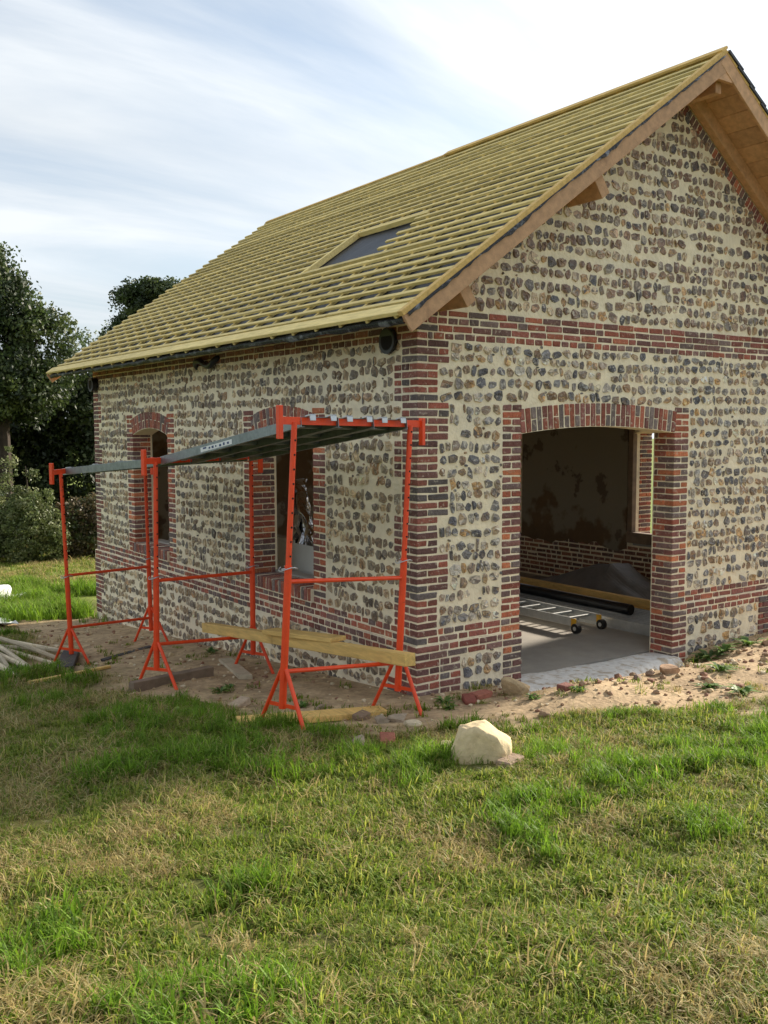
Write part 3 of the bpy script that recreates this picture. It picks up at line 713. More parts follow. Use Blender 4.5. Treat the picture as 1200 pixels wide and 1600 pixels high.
# ------------------------------------------------------------------ trestles
def trestle(nm_label, bl, br, tl, tr, pin, bars, group='orange trestles beside the long wall'):
    """bl/br ground points, tl/tr post tops"""
    bl, br, tl, tr = (np.array(p, float) for p in (bl, br, tl, tr))
    root = empty('trestle', tuple((bl+br)/2)); tag(root, nm_label, 'trestle', group)
    ax = (br-bl); ax[2] = 0; ax /= np.linalg.norm(ax); pp = np.array((-ax[1], ax[0], 0))
    L = np.linalg.norm(tl-bl)
    for b, t in ((bl, tl), (br, tr)):
        d = (t-b)/np.linalg.norm(t-b); ln = np.linalg.norm(t-b); q = lambda s: b+d*s
        post = tube(MB(), [q(.16), q(ln*pin)], .028, 14).build('post', 'orange', root, smooth=False)
        inner = tube(MB(), [q(ln*pin-.05), q(ln-.01)], .0215, 12).build('inner_post', 'orange', root)
        mb = MB(); s = ln*pin+.07
        while s < ln-.04:
            c = q(s)
            for sg in (1, -1): tube(mb, [c+pp*sg*.015, c+pp*sg*.0219], .0085, 8)
            s += .105
        mb.build('adjustment_hole', 'hole', inner)
        c = q(ln*pin-.02); mb = MB()
        ring = [c+pp*(.055*math.cos(a)-.0)+ax*(.075*math.sin(a))+np.array((0, 0, .012*math.cos(2*a))) for a in np.linspace(0, 2*math.pi*.93, 22)]
        tube(mb, ring, .0038, 6); tube(mb, [c-ax*.06, c+ax*.06], .006, 8); mb.build('locking_pin', 'zinc', root)
        tube(MB(), [q(ln*.165), q(ln*.185)], .032, 14).build('collar', 'orange', root)
        tips = []
        for sg in (1, -1):
            g = b+pp*sg*.30; g[2] = float(gz(g[0], g[1]))-.01
            for (wx, wy, rr, hh) in PADS:
                if (g[0]-wx)**2+(g[1]-wy)**2 < rr*rr: g[2] += hh
            s0 = q(ln*.20)+pp*sg*.026; tube(MB(), [s0, g], .016, 10).build('leg', 'orange', root); tips.append((s0, g))
        a = tips[0][0]*.42+tips[0][1]*.58; c2 = tips[1][0]*.42+tips[1][1]*.58
        frame_box(MB(), a, c2, .006, .03).build('brace', 'orange', root)
    ea = tl-ax*.13; eb = tr+ax*.13; dz = np.array((0, 0, .012))
    d = (eb-ea)/np.linalg.norm(eb-ea)
    mb = MB(); frame_box(mb, ea, eb, .006, .052); frame_box(mb, ea+np.array((0, 0, .027))+pp*.018, eb+np.array((0, 0, .027))+pp*.018, .042, .006); mb.build('top_bar', 'orange', root)
    frame_box(MB(), ea+np.array((0, 0, -.13)), ea+np.array((0, 0, .11)), .048, .034, up=tuple(ax)).build('end_stop', 'orange', root)
    frame_box(MB(), eb+np.array((0, 0, -.17)), eb+np.array((0, 0, .05)), .048, .034, up=tuple(ax)).build('end_stop', 'orange', root)
    for (za, zb) in bars:
        la = bl+(tl-bl)*((za-bl[2])/(tl[2]-bl[2])); rb = br+(tr-br)*((zb-br[2])/(tr[2]-br[2]))
        tube(MB(), [la, rb], .0165, 10).build('crossbar', 'orange', root)
    return root
def gp(x, y): return (x, y, float(gz(x, y)))
def post(bx, by, X, tx, ty):
    b = on(bx, by, 0, X); b = np.array(gp(X, b[1])); t = on(tx, ty, 1, b[1]); return b, t
PADS = []
Tr = {}
for k, (l, r) in {'A': ((440, 1148, -1.65, 460, 655), (620, 1112, -.52, 641, 665)), 'B': ((245, 1074, -1.65, 243, 722), (396, 1042, -.47, 392, 712)), 'C': ((113, 1042, -1.65, 95, 744), (237, 1004, -.47, 226, 716))}.items():
    bl, tl = post(*l); br, tr = post(*r); Tr[k] = [bl, br, tl, tr]
# keep each top bar level enough and lean small
for k in Tr:
    bl, br, tl, tr = Tr[k]
    zt_ = (tl[2]+tr[2])/2; tl[2] = zt_*.5+tl[2]*.5; tr[2] = zt_*.5+tr[2]*.5
# ground timbers first (trestle feet stand on some of them)
def timber(name, label, a, b, w, h, m, cat='beam', group=None, roll=0, lift=0, jit=.003):
    a = np.array(a, float); b = np.array(b, float); mb = MB(); frame_box(mb, a+(0, 0, h/2+lift), b+(0, 0, h/2+lift), w, h, .004, roll=roll, jit=jit)
    o = mb.build(name, m); tag(o, label, cat, group); return o
def lay(name, label, p, q, w, h, m, cat='beam', group=None, sink=.012):
    a, b = hit(*p), hit(*q); n = 9
    sup = max(float(gz(a[0]+(b[0]-a[0])*t, a[1]+(b[1]-a[1])*t)-(a[2]+(b[2]-a[2])*t)) for t in np.linspace(0, 1, n))
    a[2] += sup-sink-.01; b[2] += sup-sink-.01; return timber(name, label, a, b, w, h, m, cat, group)
lay('timber_beam', 'yellow timber beam lying on the ground under the corner trestle', (372, 1130), (600, 1112), .17, .05, 'timber')
lay('timber_beam', 'thick weathered grey timber lying under the middle trestle', (205, 1082), (330, 1056), .09, .10, 'greywood')
lay('timber_board', 'short pale board on the bare soil beside the wall under the middle trestle', (352, 1034), (384, 1062), .14, .05, 'palewood', 'board')
lay('timber_board', 'dark grey thin board lying against the ground by the trestle by the poles', (160, 1034), (236, 1012), .08, .03, 'darkwood', 'board')
lay('timber_block', 'dark wet wooden block under the trestle by the poles foot', (100, 1050), (112, 1022), .19, .07, 'darkwood', 'block')
lay('timber_lath', 'long thin yellow lath on the grass before the trestle by the poles', (45, 1070), (172, 1044), .05, .03, 'timber', 'lath', sink=-.012)
trestle('orange steel trestle standing by the brick corner next to the doorway', *Tr['A'], .535, ((1.23, 1.14), (.57, .45)))
trestle('orange steel trestle standing between the two windows, middle of the scaffold', *Tr['B'], .50, ((.93, .87), (.33, .20)))
trestle('orange steel trestle at the scaffold end beside the heap of poles', *Tr['C'], .48, ((.66, .60), (.05, -.06)))
# scaffold decks
def deck(k0, k1, t0, t1, label, sticker=False):
    def P(k, t):
        bl, br, tl, tr = Tr[k]; ax = (tr-tl)/np.linalg.norm(tr-tl); return tl-ax*.0+(tr-tl)*t
    c0 = P(k0, (t0+t1)/2); c1 = P(k1, (t0+t1)/2); d = c1-c0; Ln = np.linalg.norm(d); d /= Ln
    c0 = c0-d*(.02 if k0 == 'A' else -.03); c1 = c1+d*(.03 if k1 == 'C' else -.03); Ln = np.linalg.norm(c1-c0)
    wv = (P(k0, t1)-P(k0, t0)); w = np.linalg.norm(wv)*.97; s = wv/np.linalg.norm(wv); s = s-d*(s@d); s /= np.linalg.norm(s); u = np.cross(d, s)*(1 if np.cross(d, s)[2] > 0 else -1)
    root = empty('scaffold_plank', tuple(c0)); tag(root, label, 'scaffold plank', 'steel planks on the trestles')
    zt_ = .03                                       # top of deck above bar centre
    def B(mb, a0, a1, s0, s1, u0_, u1_, ch=.003):
        v = cbox((a0, s0, u0_), (a1, s1, u1_), ch); X = c0+v[:, :1]*d+v[:, 1:2]*s+v[:, 2:3]*u
        mb.add(X, CBF if np.linalg.det(np.array([d, s, u])) > 0 else [q[::-1] for q in CBF])
    mb = MB(); B(mb, 0, Ln, -w/2+.004, w/2-.004, zt_-.004, zt_); 
    for k in range(9): B(mb, .02, Ln-.02, -w/2+.03+k*(w-.06)/8-.006, -w/2+.03+k*(w-.06)/8+.006, zt_, zt_+.003, .001)
    mb.build('deck', 'galv', root)
    for sg in (-1, 1):
        mb = MB(); B(mb, 0, Ln, sg*w/2-.002, sg*w/2+.002, zt_-.075, zt_+.001); B(mb, 0, Ln, sg*w/2-sg*.03-.0, sg*w/2, zt_-.075, zt_-.072); mb.build('side_rail', 'galv', root)
    for k in range(5):
        a0 = Ln*(k+.5)/5; mb = MB(); B(mb, a0-.02, a0+.02, -w/2+.004, w/2-.004, zt_-.05, zt_-.0045); mb.build('rib', 'galv', root)
    for (a0, sg) in ((0, -1), (Ln, 1)):
        for q in (-.28, .28):
            mb = MB(); B(mb, a0-.035+sg*.015, a0+.035+sg*.015, q*w-.025, q*w+.025, zt_+.001, zt_+.013, .003); B(mb, a0+sg*.045-.005, a0+sg*.045+.005, q*w-.025, q*w+.025, zt_-.035, zt_+.012, .002); mb.build('hook', 'zinc', root)
    if sticker:
        mb = MB(); B(mb, Ln*.43, Ln*.66, -w/2-.0035, -w/2-.002, zt_-.062, zt_-.022, .0005); st = mb.build('sticker', 'white', root)
        mb = MB()
        for (a_, b_, z_, y_) in ((.615, .64, -.040, -.026), (.585, .597, -.05, -.034), (.56, .575, -.052, -.032), (.54, .548, -.05, -.034), (.505, .52, -.054, -.036), (.48, .492, -.052, -.03), (.45, .463, -.052, -.034)): B(mb, Ln*a_, Ln*b_, -w/2-.0045, -w/2-.0036, zt_+z_, zt_+y_, .0003)
        tag(mb.build('sticker_print', 'sticker_blue', st), kind='stuff')
    return root
NMS = ('outer', 'middle', 'inner')
for i, (t0, t1) in enumerate(((.045, .34), (.35, .645), (.655, .95))):
    where = ('outer edge', 'centre', 'side next to wall')[i]
    deck('A', 'B', t0, t1, f'galvanised steel plank from doorway trestle to middle trestle, {where}', sticker=i == 0)
    deck('B', 'C', t0, t1, f'galvanised steel plank from middle trestle to trestle by the poles, {where}')
# long beam on the low crossbars
p0 = on(641, 1031, 0, -.66); p1 = on(322, 980, 0, -.74)
def barz(k, X, i):
    return None
timber('timber_beam', 'long yellow timber beam resting across the low bars of the trestles', p0, p1, .10, .10, 'timber', roll=0, lift=-.05)
dv = (p1-p0)/np.linalg.norm(p1-p0); q0 = p0+dv*1.05; q1 = p0+dv*2.15
timber('timber_board', 'short yellow board lying on top of the long beam', q0+np.array((.03, 0, .0495)), q1+np.array((-.02, .0, .0495)), .17, .04, 'timber', 'board')

# ------------------------------------------------------------------ stones and rubble
def rng_of(rg): return rg.uniform(.45, .85, 9)
def rock(c, r, seed, flat=.8, n=2, sharp=.28, sx=(1, 1, 1), rz=0):
    bm = bmesh.new(); bmesh.ops.create_icosphere(bm, subdivisions=n, radius=1); rg = np.random.default_rng(seed)
    pl_ = [(lambda q: q/np.linalg.norm(q))(rg.normal(size=3)) for _ in range(9)]; of = rng_of(rg)
    vs = []
    cz, sz = math.cos(rz), math.sin(rz)
    for v in bm.verts:
        p = np.array(v.co)
        for a, o_ in zip(pl_, of):
            k = p@a
            if k > o_: p = p-a*(k-o_)*.95
        p = p*(1+rg.uniform(-.04, .04))*np.array((1, 1, flat))*np.array(sx)*r
        vs.append((p[0]*cz-p[1]*sz+c[0], p[0]*sz+p[1]*cz+c[1], p[2]+c[2]))
    fs = [tuple(v.index for v in f.verts) for f in bm.faces]; bm.free(); return vs, fs
def place_rock(name, label, x, y, r, m, seed, cat='stone', group=None, flat=.8, sx=(1, 1, 1), rz=0, col=None, n=3):
    P = hit(x, y); v, f = rock((P[0], P[1], P[2]+r*flat*.5), r, seed, flat, n, sx=sx, rz=rz); o = MB().add(v, f, lin(*col) if col else None).build(name, m); tag(o, label, cat, group); return o
bm = bmesh.new(); P = hit(751, 1188); fw = np.array((V[0], V[1], 0)); fw /= np.linalg.norm(fw); rs = np.array((-fw[1], fw[0], 0))*-1
for (a_, b_, c_) in ((-.19, -.10, -.04), (.17, -.13, -.04), (.21, .12, -.04), (-.16, .16, -.04), (-.19, -.06, .10), (-.11, -.06, .215), (-.03, -.09, .235), (.03, .07, .245), (-.12, .10, .21), (.19, -.05, .10), (.20, .08, .13), (.09, -.10, .18)):
    bm.verts.new(tuple(P+rs*a_+fw*b_+np.array((0, 0, c_))))
h_ = bmesh.ops.convex_hull(bm, input=bm.verts)
bmesh.ops.subdivide_edges(bm, edges=bm.edges[:], cuts=5, use_grid_fill=True)
vs_ = [tuple(np.array(v.co)+rng.normal(0, .0022, 3)+.012*(vnoise(v.co.x+v.co.z*1.7, v.co.y+v.co.z, 14)-.5)) for v in bm.verts]; bm.verts.index_update(); fs_ = [tuple(v.index for v in f.verts) for f in bm.faces]; bm.free()
o = fix(MB().add(vs_, fs_).build('limestone_block', 'stone', smooth=True)); tag(o, 'large cream limestone block sitting in the grass before the house', 'stone')
def loose_brick(label, x, y, rz, col=(140, 74, 54), L=.2, tilt=.1):
    P = hit(x, y); v = cbox((-L/2, -.052, -.005), (L/2, .052, .05), .008, .004)
    c, s = math.cos(rz), math.sin(rz); v = np.stack((v[:, 0]*c-v[:, 1]*s, v[:, 0]*s+v[:, 1]*c, v[:, 2]+v[:, 0]*tilt), -1)+P
    o = MB().add(v, CBF, lin(*col)).build('loose_brick', 'rubble'); tag(o, label, 'brick', 'loose bricks lying about the site'); return o
loose_brick('dusty pale brick lying on bare soil under the middle of the scaffold', 374, 1104, .5, (186, 164, 140))
loose_brick('greyish half brick on soil beside the end of the yellow ground beam', 565, 1124, .3, (134, 112, 92), .13)
loose_brick('broken red half brick on the soil below the trestle at the corner', 606, 1162, 1.0, (150, 92, 74), .13, .25)
loose_brick('red brick lying against the plinth between the corner and the doorway', 752, 1090, .1, (160, 100, 82), .2, .0)
loose_brick('broken dark red brick leaning on another at the plinth', 733, 1098, 1.2, (132, 74, 62), .12, .35)
loose_brick('dark red brick standing on the edge of the white threshold', 883, 1078, .05, (128, 84, 74), .12, .0)
loose_brick('flat brick half sunk in the grass beside the cream limestone block', 797, 1196, .3, (150, 128, 106), .18, .05)
loose_brick('upright pale brick piece at the foot of the door jamb', 1054, 1034, 1.5, (170, 116, 84), .1, .0)
place_rock('flint_rock', 'large rough flint rock at the foot of the brick door jamb', 803, 1085, .15, 'rubble', 11, flat=.8, sx=(1.2, .9, 1), col=(176, 154, 120))
for i, (x, y, r, c, lb) in enumerate([(1043, 1052, .13, (168, 136, 108), 'flat brown stone on the end of the white threshold'), (1016, 1056, .06, (150, 124, 104), 'small brown stone in the row along the threshold edge, next to the flat one'), (995, 1062, .06, (128, 108, 96), 'small grey brown stone in the row along the threshold edge, end of the wooden strip'),
        (645, 1135, .07, (206, 190, 160), 'cream pebble under the foot of the corner trestle'), (622, 1126, .09, (160, 144, 124), 'rough grey brown stone between corner trestle and plinth'), (596, 1130, .08, (150, 136, 118), 'rough grey stone beside the end of the yellow ground beam'),
        (562, 1165, .08, (156, 138, 120), 'rough stone in sparse grass before the corner trestle'), (697, 1172, .08, (200, 182, 146), 'cream stone piece in the grass next to the limestone block'), (850, 1120, .06, (150, 124, 98), 'small brown clod at the lawn edge before the threshold'), (500, 1108, .05, (150, 130, 110), 'small stone behind the yellow ground beam')]):
    place_rock('field_stone', lb, x, y, r, 'rubble', 30+i, flat=.6, sx=(1.1, .8, 1), rz=i*.7, col=c, n=2)
a, b = on(902, 1078, 2, -.09), on(986, 1060, 2, -.13)
timber('wooden_strip', 'brown wooden strip along the front edge of the white threshold', a+np.array((0, 0, -.06)), b+np.array((0, 0, -.06)), .04, .08, 'fir', 'board')
# rubble chips over the bare soil (nobody could count them)
mb = MB()
cand = np.stack((rng.uniform(-2.4, 5.6, 9000), rng.uniform(-2.6, 8.6, 9000)), -1)
dd = dirt(cand[:, 0], cand[:, 1]); out = (cand[:, 0] < -.05) | (cand[:, 1] < -.05); slabm = (cand[:, 0] > .95) & (cand[:, 0] < 3.5) & (cand[:, 1] > -.5)
keep = out & ~slabm & (rng.random(9000) < dd*np.where(cand[:, 0] > 0, 1.0, .45))
for (x, y) in cand[keep]:
    r = abs(rng.normal(0, .014))+.006
    if x > .8 and -1.6 < y < -.4 and rng.random() < .25: r *= 2.2
    v, f = rock((x, y, float(gz(x, y))+r*.25), r, int(rng.integers(1e6)), .65, 1, rz=rng.uniform(0, 6))
    c = random.choice(((190, 168, 132), (170, 146, 112), (150, 122, 96), (206, 190, 160), (140, 104, 84))); mb.add(v, f, lin(*c))
o = mb.build('rubble', 'rubble'); tag(o, 'small stone chips and clods scattered over the bare soil', 'rubble', kind='stuff')

# ------------------------------------------------------------------ poles, bag and sheet at the far left
for i, (p, q, lb) in enumerate([((0, 1005), (92, 1020), 'top pole reaching towards the trestle by the poles'), ((0, 1020), (86, 1042), 'pole ending beside the dark block'), ((8, 1016), (110, 1022), 'pole lying under the others'), ((0, 1028), (46, 1048), 'short pole with a dark tip'), ((0, 1038), (48, 1050), 'thin pole low in the heap'), ((0, 1042), (16, 1054), 'stubby pole end by the grass'), ((0, 1050), (26, 1062), 'lowest pole of the heap'), ((30, 1026), (88, 1032), 'short grey pole between two longer ones')]):
    a = hit(*p); b = hit(*q); d = a-b; a = b+d*(1.5 if i % 2 else 2.2)
    h = .03+.016*i
    a = np.array((a[0], a[1], float(gz(a[0], a[1]))+h+.05)); b = np.array((b[0], b[1], float(gz(b[0], b[1]))+.028))
    o = tube(MB(), [a, (a+b)/2+np.array((0, .0, .012*math.sin(i*3))), b], [.026, .03, .028], 8).build('wooden_pole', 'palewood'); tag(o, 'pale wooden pole in the heap, '+lb, 'pole', 'heap of poles at the far end of the scaffold')
P = hit(4, 946); v, f = rock((P[0]-.15, P[1], P[2]+.16), .36, 3, .7, 3, sx=(1.2, .8, 1)); o = MB().add(v, f).build('rubble_bag', 'white', smooth=True); tag(o, 'bulging white woven bag standing in the long grass', 'bag')
a, b = hit(12, 944), hit(52, 936); o = timber('white_board', 'white board lying in the long grass beside the white bag', a, b, .18, .05, 'white', 'board', lift=.1)
P = hit(0, 975); vv = []; ff = []
for i in range(12):
    for j in range(8):
        x = P[0]-.8+.09*i; y = P[1]-.35+.1*j; vv.append((x, y, float(gz(x, y))+.06+.10*vnoise(x, y, 4)-.05*(i/11)))
for i in range(11):
    for j in range(7): ff.append((i*8+j, i*8+8+j, i*8+9+j, i*8+j+1))
o = MB().add(vv, ff).build('plastic_sheet', 'white', smooth=True); sm = o.modifiers.new('thick', 'SOLIDIFY'); sm.thickness = .006; tag(o, 'crumpled white plastic sheet on the grass behind the poles', 'sheet')

# ------------------------------------------------------------------ inside the house
FZ = -.12
lad = empty('ladder', (3.65, 1.4, FZ)); tag(lad, 'aluminium ladder with yellow end caps and wheels lying on the concrete floor', 'ladder')
LX0, LX1, LY0, LY1 = 3.44, 3.88, 1.42, 4.6
for x in (LX0, LX1):
    frame_box(MB(), (x, LY0, FZ+.13), (x, LY1, FZ+.13), .028, .10).build('rail', 'alu', lad)
    mb = MB(); frame_box(mb, (x, LY0-.02, FZ+.125), (x, LY0+.05, FZ+.125), .034, .106, .01); mb.build('end_cap', 'yellowplastic', lad)
    w = tube(MB(), [(x-.03, LY0-.03, FZ+.06), (x+.03, LY0-.03, FZ+.06)], .06, 18).build('wheel', 'rubber', lad); tube(MB(), [(x-.033, LY0-.03, FZ+.06), (x+.033, LY0-.03, FZ+.06)], .025, 12).build('hub', 'alu', w)
for k in range(11):
    y = LY0+.16+k*.28; frame_box(MB(), (LX0, y, FZ+.15), (LX1, y, FZ+.15), .03, .03).build('rung', 'alu', lad)
for k in range(10):
    y = LY0+.3+k*.28
    frame_box(MB(), (LX0+.05, y, FZ+.085), (LX1-.05, y, FZ+.085), .03, .03).build('rung', 'alu', lad)
for k in range(9):
    x = 4.06+k*.085; mb = MB(); y0 = .62+.05*random.random()
    frame_box(mb, (x, y0, FZ+.01), (x, 5.6, FZ+.01), .078, .012); frame_box(mb, (x-.037, y0, FZ+.065), (x-.037, 5.6, FZ+.065), .005, .13); frame_box(mb, (x+.036, y0, FZ+.065), (x+.036, 5.6, FZ+.065), .005, .13)
    frame_box(mb, (x, y0, FZ+.115), (x, 5.6, FZ+.115), .05, .01)
    o = mb.build('metal_profile', 'alu'); tag(o, 'long grey metal profile in the bundle lying beyond the ladder on the floor', 'metal profile', 'bundle of metal profiles on the floor')
o = tube(MB(), [(4.33, 1.32, FZ+.20), (4.36, 3.2, FZ+.20), (4.40, 5.4, FZ+.20)], .068, 20).build('drain_pipe', 'black', smooth=False); tag(o, 'glossy black drain pipe lying on the bundle of metal profiles', 'pipe')
tube(MB(), [(4.33, 1.3195, FZ+.20), (4.33, 1.317, FZ+.20)], .058, 18).build('pipe_mouth', 'hole', o)
for k, (x, z) in enumerate(((4.98, 0), (5.09, 0), (5.03, .1))):
    timber('timber_beam', ('yellow beam on the floor beyond the metal profiles, beside its twin', 'yellow beam on the floor nearer the tarpaulin, beside its twin', 'yellow beam lying on top of two others indoors')[k], (x, .5, FZ+z), (x+.06, 5.9, FZ+z), .09, .10, 'timber', group='yellow beams stacked indoors')
vv = []; ff = []; n = 26
for i in range(n):
    for j in range(n):
        y = 1.3+3.6*i/(n-1); x = 5.25+1.0*j/(n-1)
        pk = max(0, 1-abs(y-2.75)/(.85 if y < 2.75 else 1.7)); pr = max(0, 1-abs(x-5.75)/.62)
        z = FZ+.015+.52*pk*min(1, pr*1.5)+.15*(vnoise(x, y*.4, 6)-.5)*min(1, pk*4); vv.append((x, y, max(FZ+.006, z)))
for i in range(n-1):
    for j in range(n-1): ff.append((i*n+j, i*n+n+j, i*n+n+j+1, i*n+j+1))
o = MB().add(vv, ff).build('tarpaulin', 'tarp', smooth=False); fix(o); tag(o, 'grey tarpaulin draped over a heap by the inner wall', 'tarpaulin')
def bucket(x, y, label, m1, m2):
    o = tube(MB(), [(x, y, FZ), (x, y, FZ+.14)], [.10, .115], 16).build('bucket', m2); tag(o, label, 'bucket'); tube(MB(), [(x, y, FZ+.14), (x, y, FZ+.26)], [.116, .125], 16).build('bucket_top', m1, o)
    mb = MB(); tube(mb, [(x+.125*math.cos(t), y, FZ+.25+.07*math.sin(t)) for t in np.linspace(0, math.pi, 9)], .004, 5); mb.build('handle', 'zinc', o)
bucket(5.62, 1.02, 'red and blue plastic bucket on the floor beside the door jamb', 'red', 'blue'); bucket(5.55, 4.95, 'blue plastic bucket behind the yellow beams deep indoors', 'blue', 'red')
# behind the near window
for k, (Xp, xa, xb, ya, lb) in enumerate(((.70, 424, 460, 838, 'grey plasterboard sheet standing behind the window sill'), (.58, 457, 505, 848, 'plasterboard sheet standing in front of the grey one behind the window'))):
    A1 = on(xa, ya, 0, Xp); B1 = on(xb, ya, 0, Xp); zt_ = A1[2]; yl, yr = sorted((A1[1], B1[1]))
    v = cbox((0, yl, 0), (.0125, yr, zt_-FZ), .002); v[:, 0] += Xp+.10*(v[:, 2]/(zt_-FZ)-1); v[:, 2] += FZ
    o = MB().add(v, CBF).build('plasterboard', 'board'); tag(o, lb, 'plasterboard')
vv = []; ff = []; n = 26; Xf = .98; pT = on(464, 752, 0, Xf); pB = on(478, 870, 0, Xf); ht = pT[2]-FZ
for i in range(n):
    t = i/(n-1); z = pT[2]-ht*t; hw = .03+.36*min(1, t*1.6)**.9; cyy = pT[1]+(pB[1]-pT[1])*min(1, t*1.8)
    for j in range(n):
        w = j/(n-1)*2-1; vv.append((Xf+.16*vnoise(w*4, t*7, 2.3)-.10*abs(w)+.05*math.sin(9*w+5*t), cyy+w*hw+.04*vnoise(w*2, t*3, 3), z+.03*vnoise(w*4, t*6, 2)*(1-t)))
for i in range(n-1):
    for j in range(n-1): ff.append((i*n+j, i*n+n+j, i*n+n+j+1, i*n+j+1))
o = MB().add(vv, ff).build('foil_sheet', 'foil'); sm = o.modifiers.new('thick', 'SOLIDIFY'); sm.thickness = .004; tag(o, 'crinkled silver foil insulation sheet bunched up behind the window next to the brick corner', 'foil')

# ------------------------------------------------------------------ trees and bushes
def leaves(mb_v, mb_f, mb_c, centres, rad, per, size, cols):
    n = len(centres)*per
    c = np.repeat(centres, per, 0); d = rng.normal(size=(n, 3)); d /= np.linalg.norm(d, axis=1)[:, None]
    p = c+d*(np.repeat(rad, per)[:, None]*rng.uniform(.35, 1, (n, 1))**.6)*np.array((1, 1, .75))
    a = rng.normal(size=(n, 3)); a /= np.linalg.norm(a, axis=1)[:, None]; b = np.cross(a, d*.7+rng.normal(size=(n, 3))*.5); b /= np.linalg.norm(b, axis=1)[:, None]+1e-9
    s = size*rng.uniform(.6, 1.25, (n, 1)); q = np.stack((p-a*s, p-b*s*.55, p+a*s, p+b*s*.55), 1).reshape(-1, 3)
    k = len(mb_v[0]) if mb_v else 0
    col = np.array(cols)[rng.integers(0, len(cols), len(centres))]; col = np.repeat(col*rng.uniform(.7, 1.25, (len(centres), 1)), per, 0)*rng.uniform(.75, 1.25, (n, 1))
    mb_v.append(q); mb_c.append(np.repeat(col, 4, 0))
def tree(name, label, base, H, envs, nclump, per, size, cols, trunk_r=.16, crad=(.35, .7), cat='tree', group='trees behind the house', limbs=9, seed=1):
    """envs: list of (dx,dy,z,rx,ry,rz) ellipsoids relative to the base"""
    global rng
    keep_ = rng; rng = np.random.default_rng(seed)
    root = empty(name, tuple(base)); tag(root, label, cat, group)
    vol = np.array([e[3]*e[4]*e[5] for e in envs]); pick = rng.choice(len(envs), nclump, p=vol/vol.sum())
    cs = []
    for k in pick:
        e = envs[k]; d = rng.normal(size=3); d /= np.linalg.norm(d); r_ = rng.uniform(.45, 1.0)**.5
        cs.append((base[0]+e[0]+d[0]*e[3]*r_, base[1]+e[1]+d[1]*e[4]*r_, base[2]+e[2]+d[2]*e[5]*r_))
    cs = np.array(cs); vs = []; cc = []
    leaves(vs, None, cc, cs, rng.uniform(*crad, nclump), per, size, cols)
    q = vs[0]; n = len(q)//4; me = bpy.data.meshes.new('crown'); me.from_pydata((q-np.array(base)).tolist(), [], np.arange(n*4).reshape(n, 4).tolist())
    a = me.color_attributes.new('col', 'FLOAT_COLOR', 'POINT'); a.data.foreach_set('color', np.concatenate((cc[0], np.ones((n*4, 1))), 1).astype(np.float32).ravel())
    me.materials.append(M['leaf']); link(bpy.data.objects.new('crown', me), root)
    mb = MB(); zt_ = max(e[2]+e[5]*.5 for e in envs); b = np.array(base); top = b+np.array((envs[0][0]*.6, envs[0][1]*.6, zt_))
    tube(mb, [b-np.array((0, 0, .2)), b*.6+top*.4+np.array((.1, .05, 0)), top], [trunk_r, trunk_r*.7, trunk_r*.2], 9); tr_ = mb.build('trunk', 'bark', root)
    for k in range(limbs):
        c = cs[rng.integers(len(cs))]; t = rng.uniform(.2, .65); s = b+(top-b)*t; mid = (s+c)/2+np.array((0, 0, .25)); tube(mb2 := MB(), [s, mid, c], [trunk_r*.4, trunk_r*.25, trunk_r*.08], 6); mb2.build('limb', 'bark', root)
    rng = keep_; return root
def ground_at(x, z):       # point on the ground below pixel column x at view depth z
    P = depth(x, 800, z); return np.array((P[0], P[1], float(gz(P[0], P[1]))))
DK = [lin(60, 74, 40), lin(72, 88, 44), lin(50, 64, 38), lin(84, 96, 48)]
OL = [lin(112, 122, 74), lin(96, 108, 62), lin(128, 134, 88)]
BR = [lin(84, 78, 52), lin(74, 84, 46), lin(98, 84, 58)]
RTn = RT.copy(); RTn[2] = 0
def env(w, d, z, rw, rd, rz): # ellipsoid with offsets along the view's sideways axis and along depth
    return (RTn[0]*w+V[0]*d, RTn[1]*w+V[1]*d, z, max(rw*abs(RTn[0]), rd*abs(V[0])), max(rw*abs(RTn[1]), rd*abs(V[1])), rz)
b = ground_at(12, 27); tree('oak_tree', 'tall broad oak rising above the bushes at the lawn edge', b, 9, [env(-.5, 0, 7.3, 1.0, 1.2, 1.3), env(.2, 0, 6.6, .9, 1.1, 1.0), env(.95, .2, 5.7, 1.0, 1.2, 1.1), env(-1.5, 0, 6.0, 1.3, 1.4, 1.5), env(.4, 0, 4.6, 1.5, 1.4, 1.0), env(-1.2, 0, 4.3, 1.6, 1.5, 1.2), env(1.3, 0, 4.6, .6, .7, .6)], 620, 90, .068, DK, .24, (.28, .6), seed=3, limbs=14)
b = ground_at(95, 30); tree('dark_tree', 'dense dark tree between the oak and the house', b, 7, [env(0, 0, 4.2, 1.5, 1.5, 1.5), env(1.3, .5, 3.8, 1.5, 1.4, 1.6), env(-1.2, 0, 3.0, 1.6, 1.4, 1.6), env(.8, 0, 1.7, 1.8, 1.2, 1.6)], 480, 70, .085, [tuple(.75*np.array(c)) for c in DK], .2, (.3, .6), seed=4)
b = ground_at(-60, 31); tree('dark_tree', 'dark thicket tree standing behind the oak', b, 7, [env(0, 0, 4.0, 2.2, 1.5, 2.2), env(1, 0, 2.0, 2.0, 1.5, 1.8)], 380, 60, .09, [tuple(.7*np.array(c)) for c in DK], .2, (.35, .65), seed=14)
b = ground_at(250, 33); tree('round_tree', 'round topped tree rising behind the roof battens', b, 9, [env(-.75, 0, 7.5, .75, .8, .9), env(-.1, 0, 7.9, .5, .6, .6), env(.55, 0, 7.7, .65, .7, .7), env(1.25, 0, 7.9, .5, .6, .45), env(-1.0, 0, 6.6, .7, .7, .6), env(.3, .2, 6.4, 1.4, 1.1, 1.0), env(-1.1, 0, 5.5, .5, .5, .35)], 420, 80, .062, DK, .2, (.22, .45), seed=5)
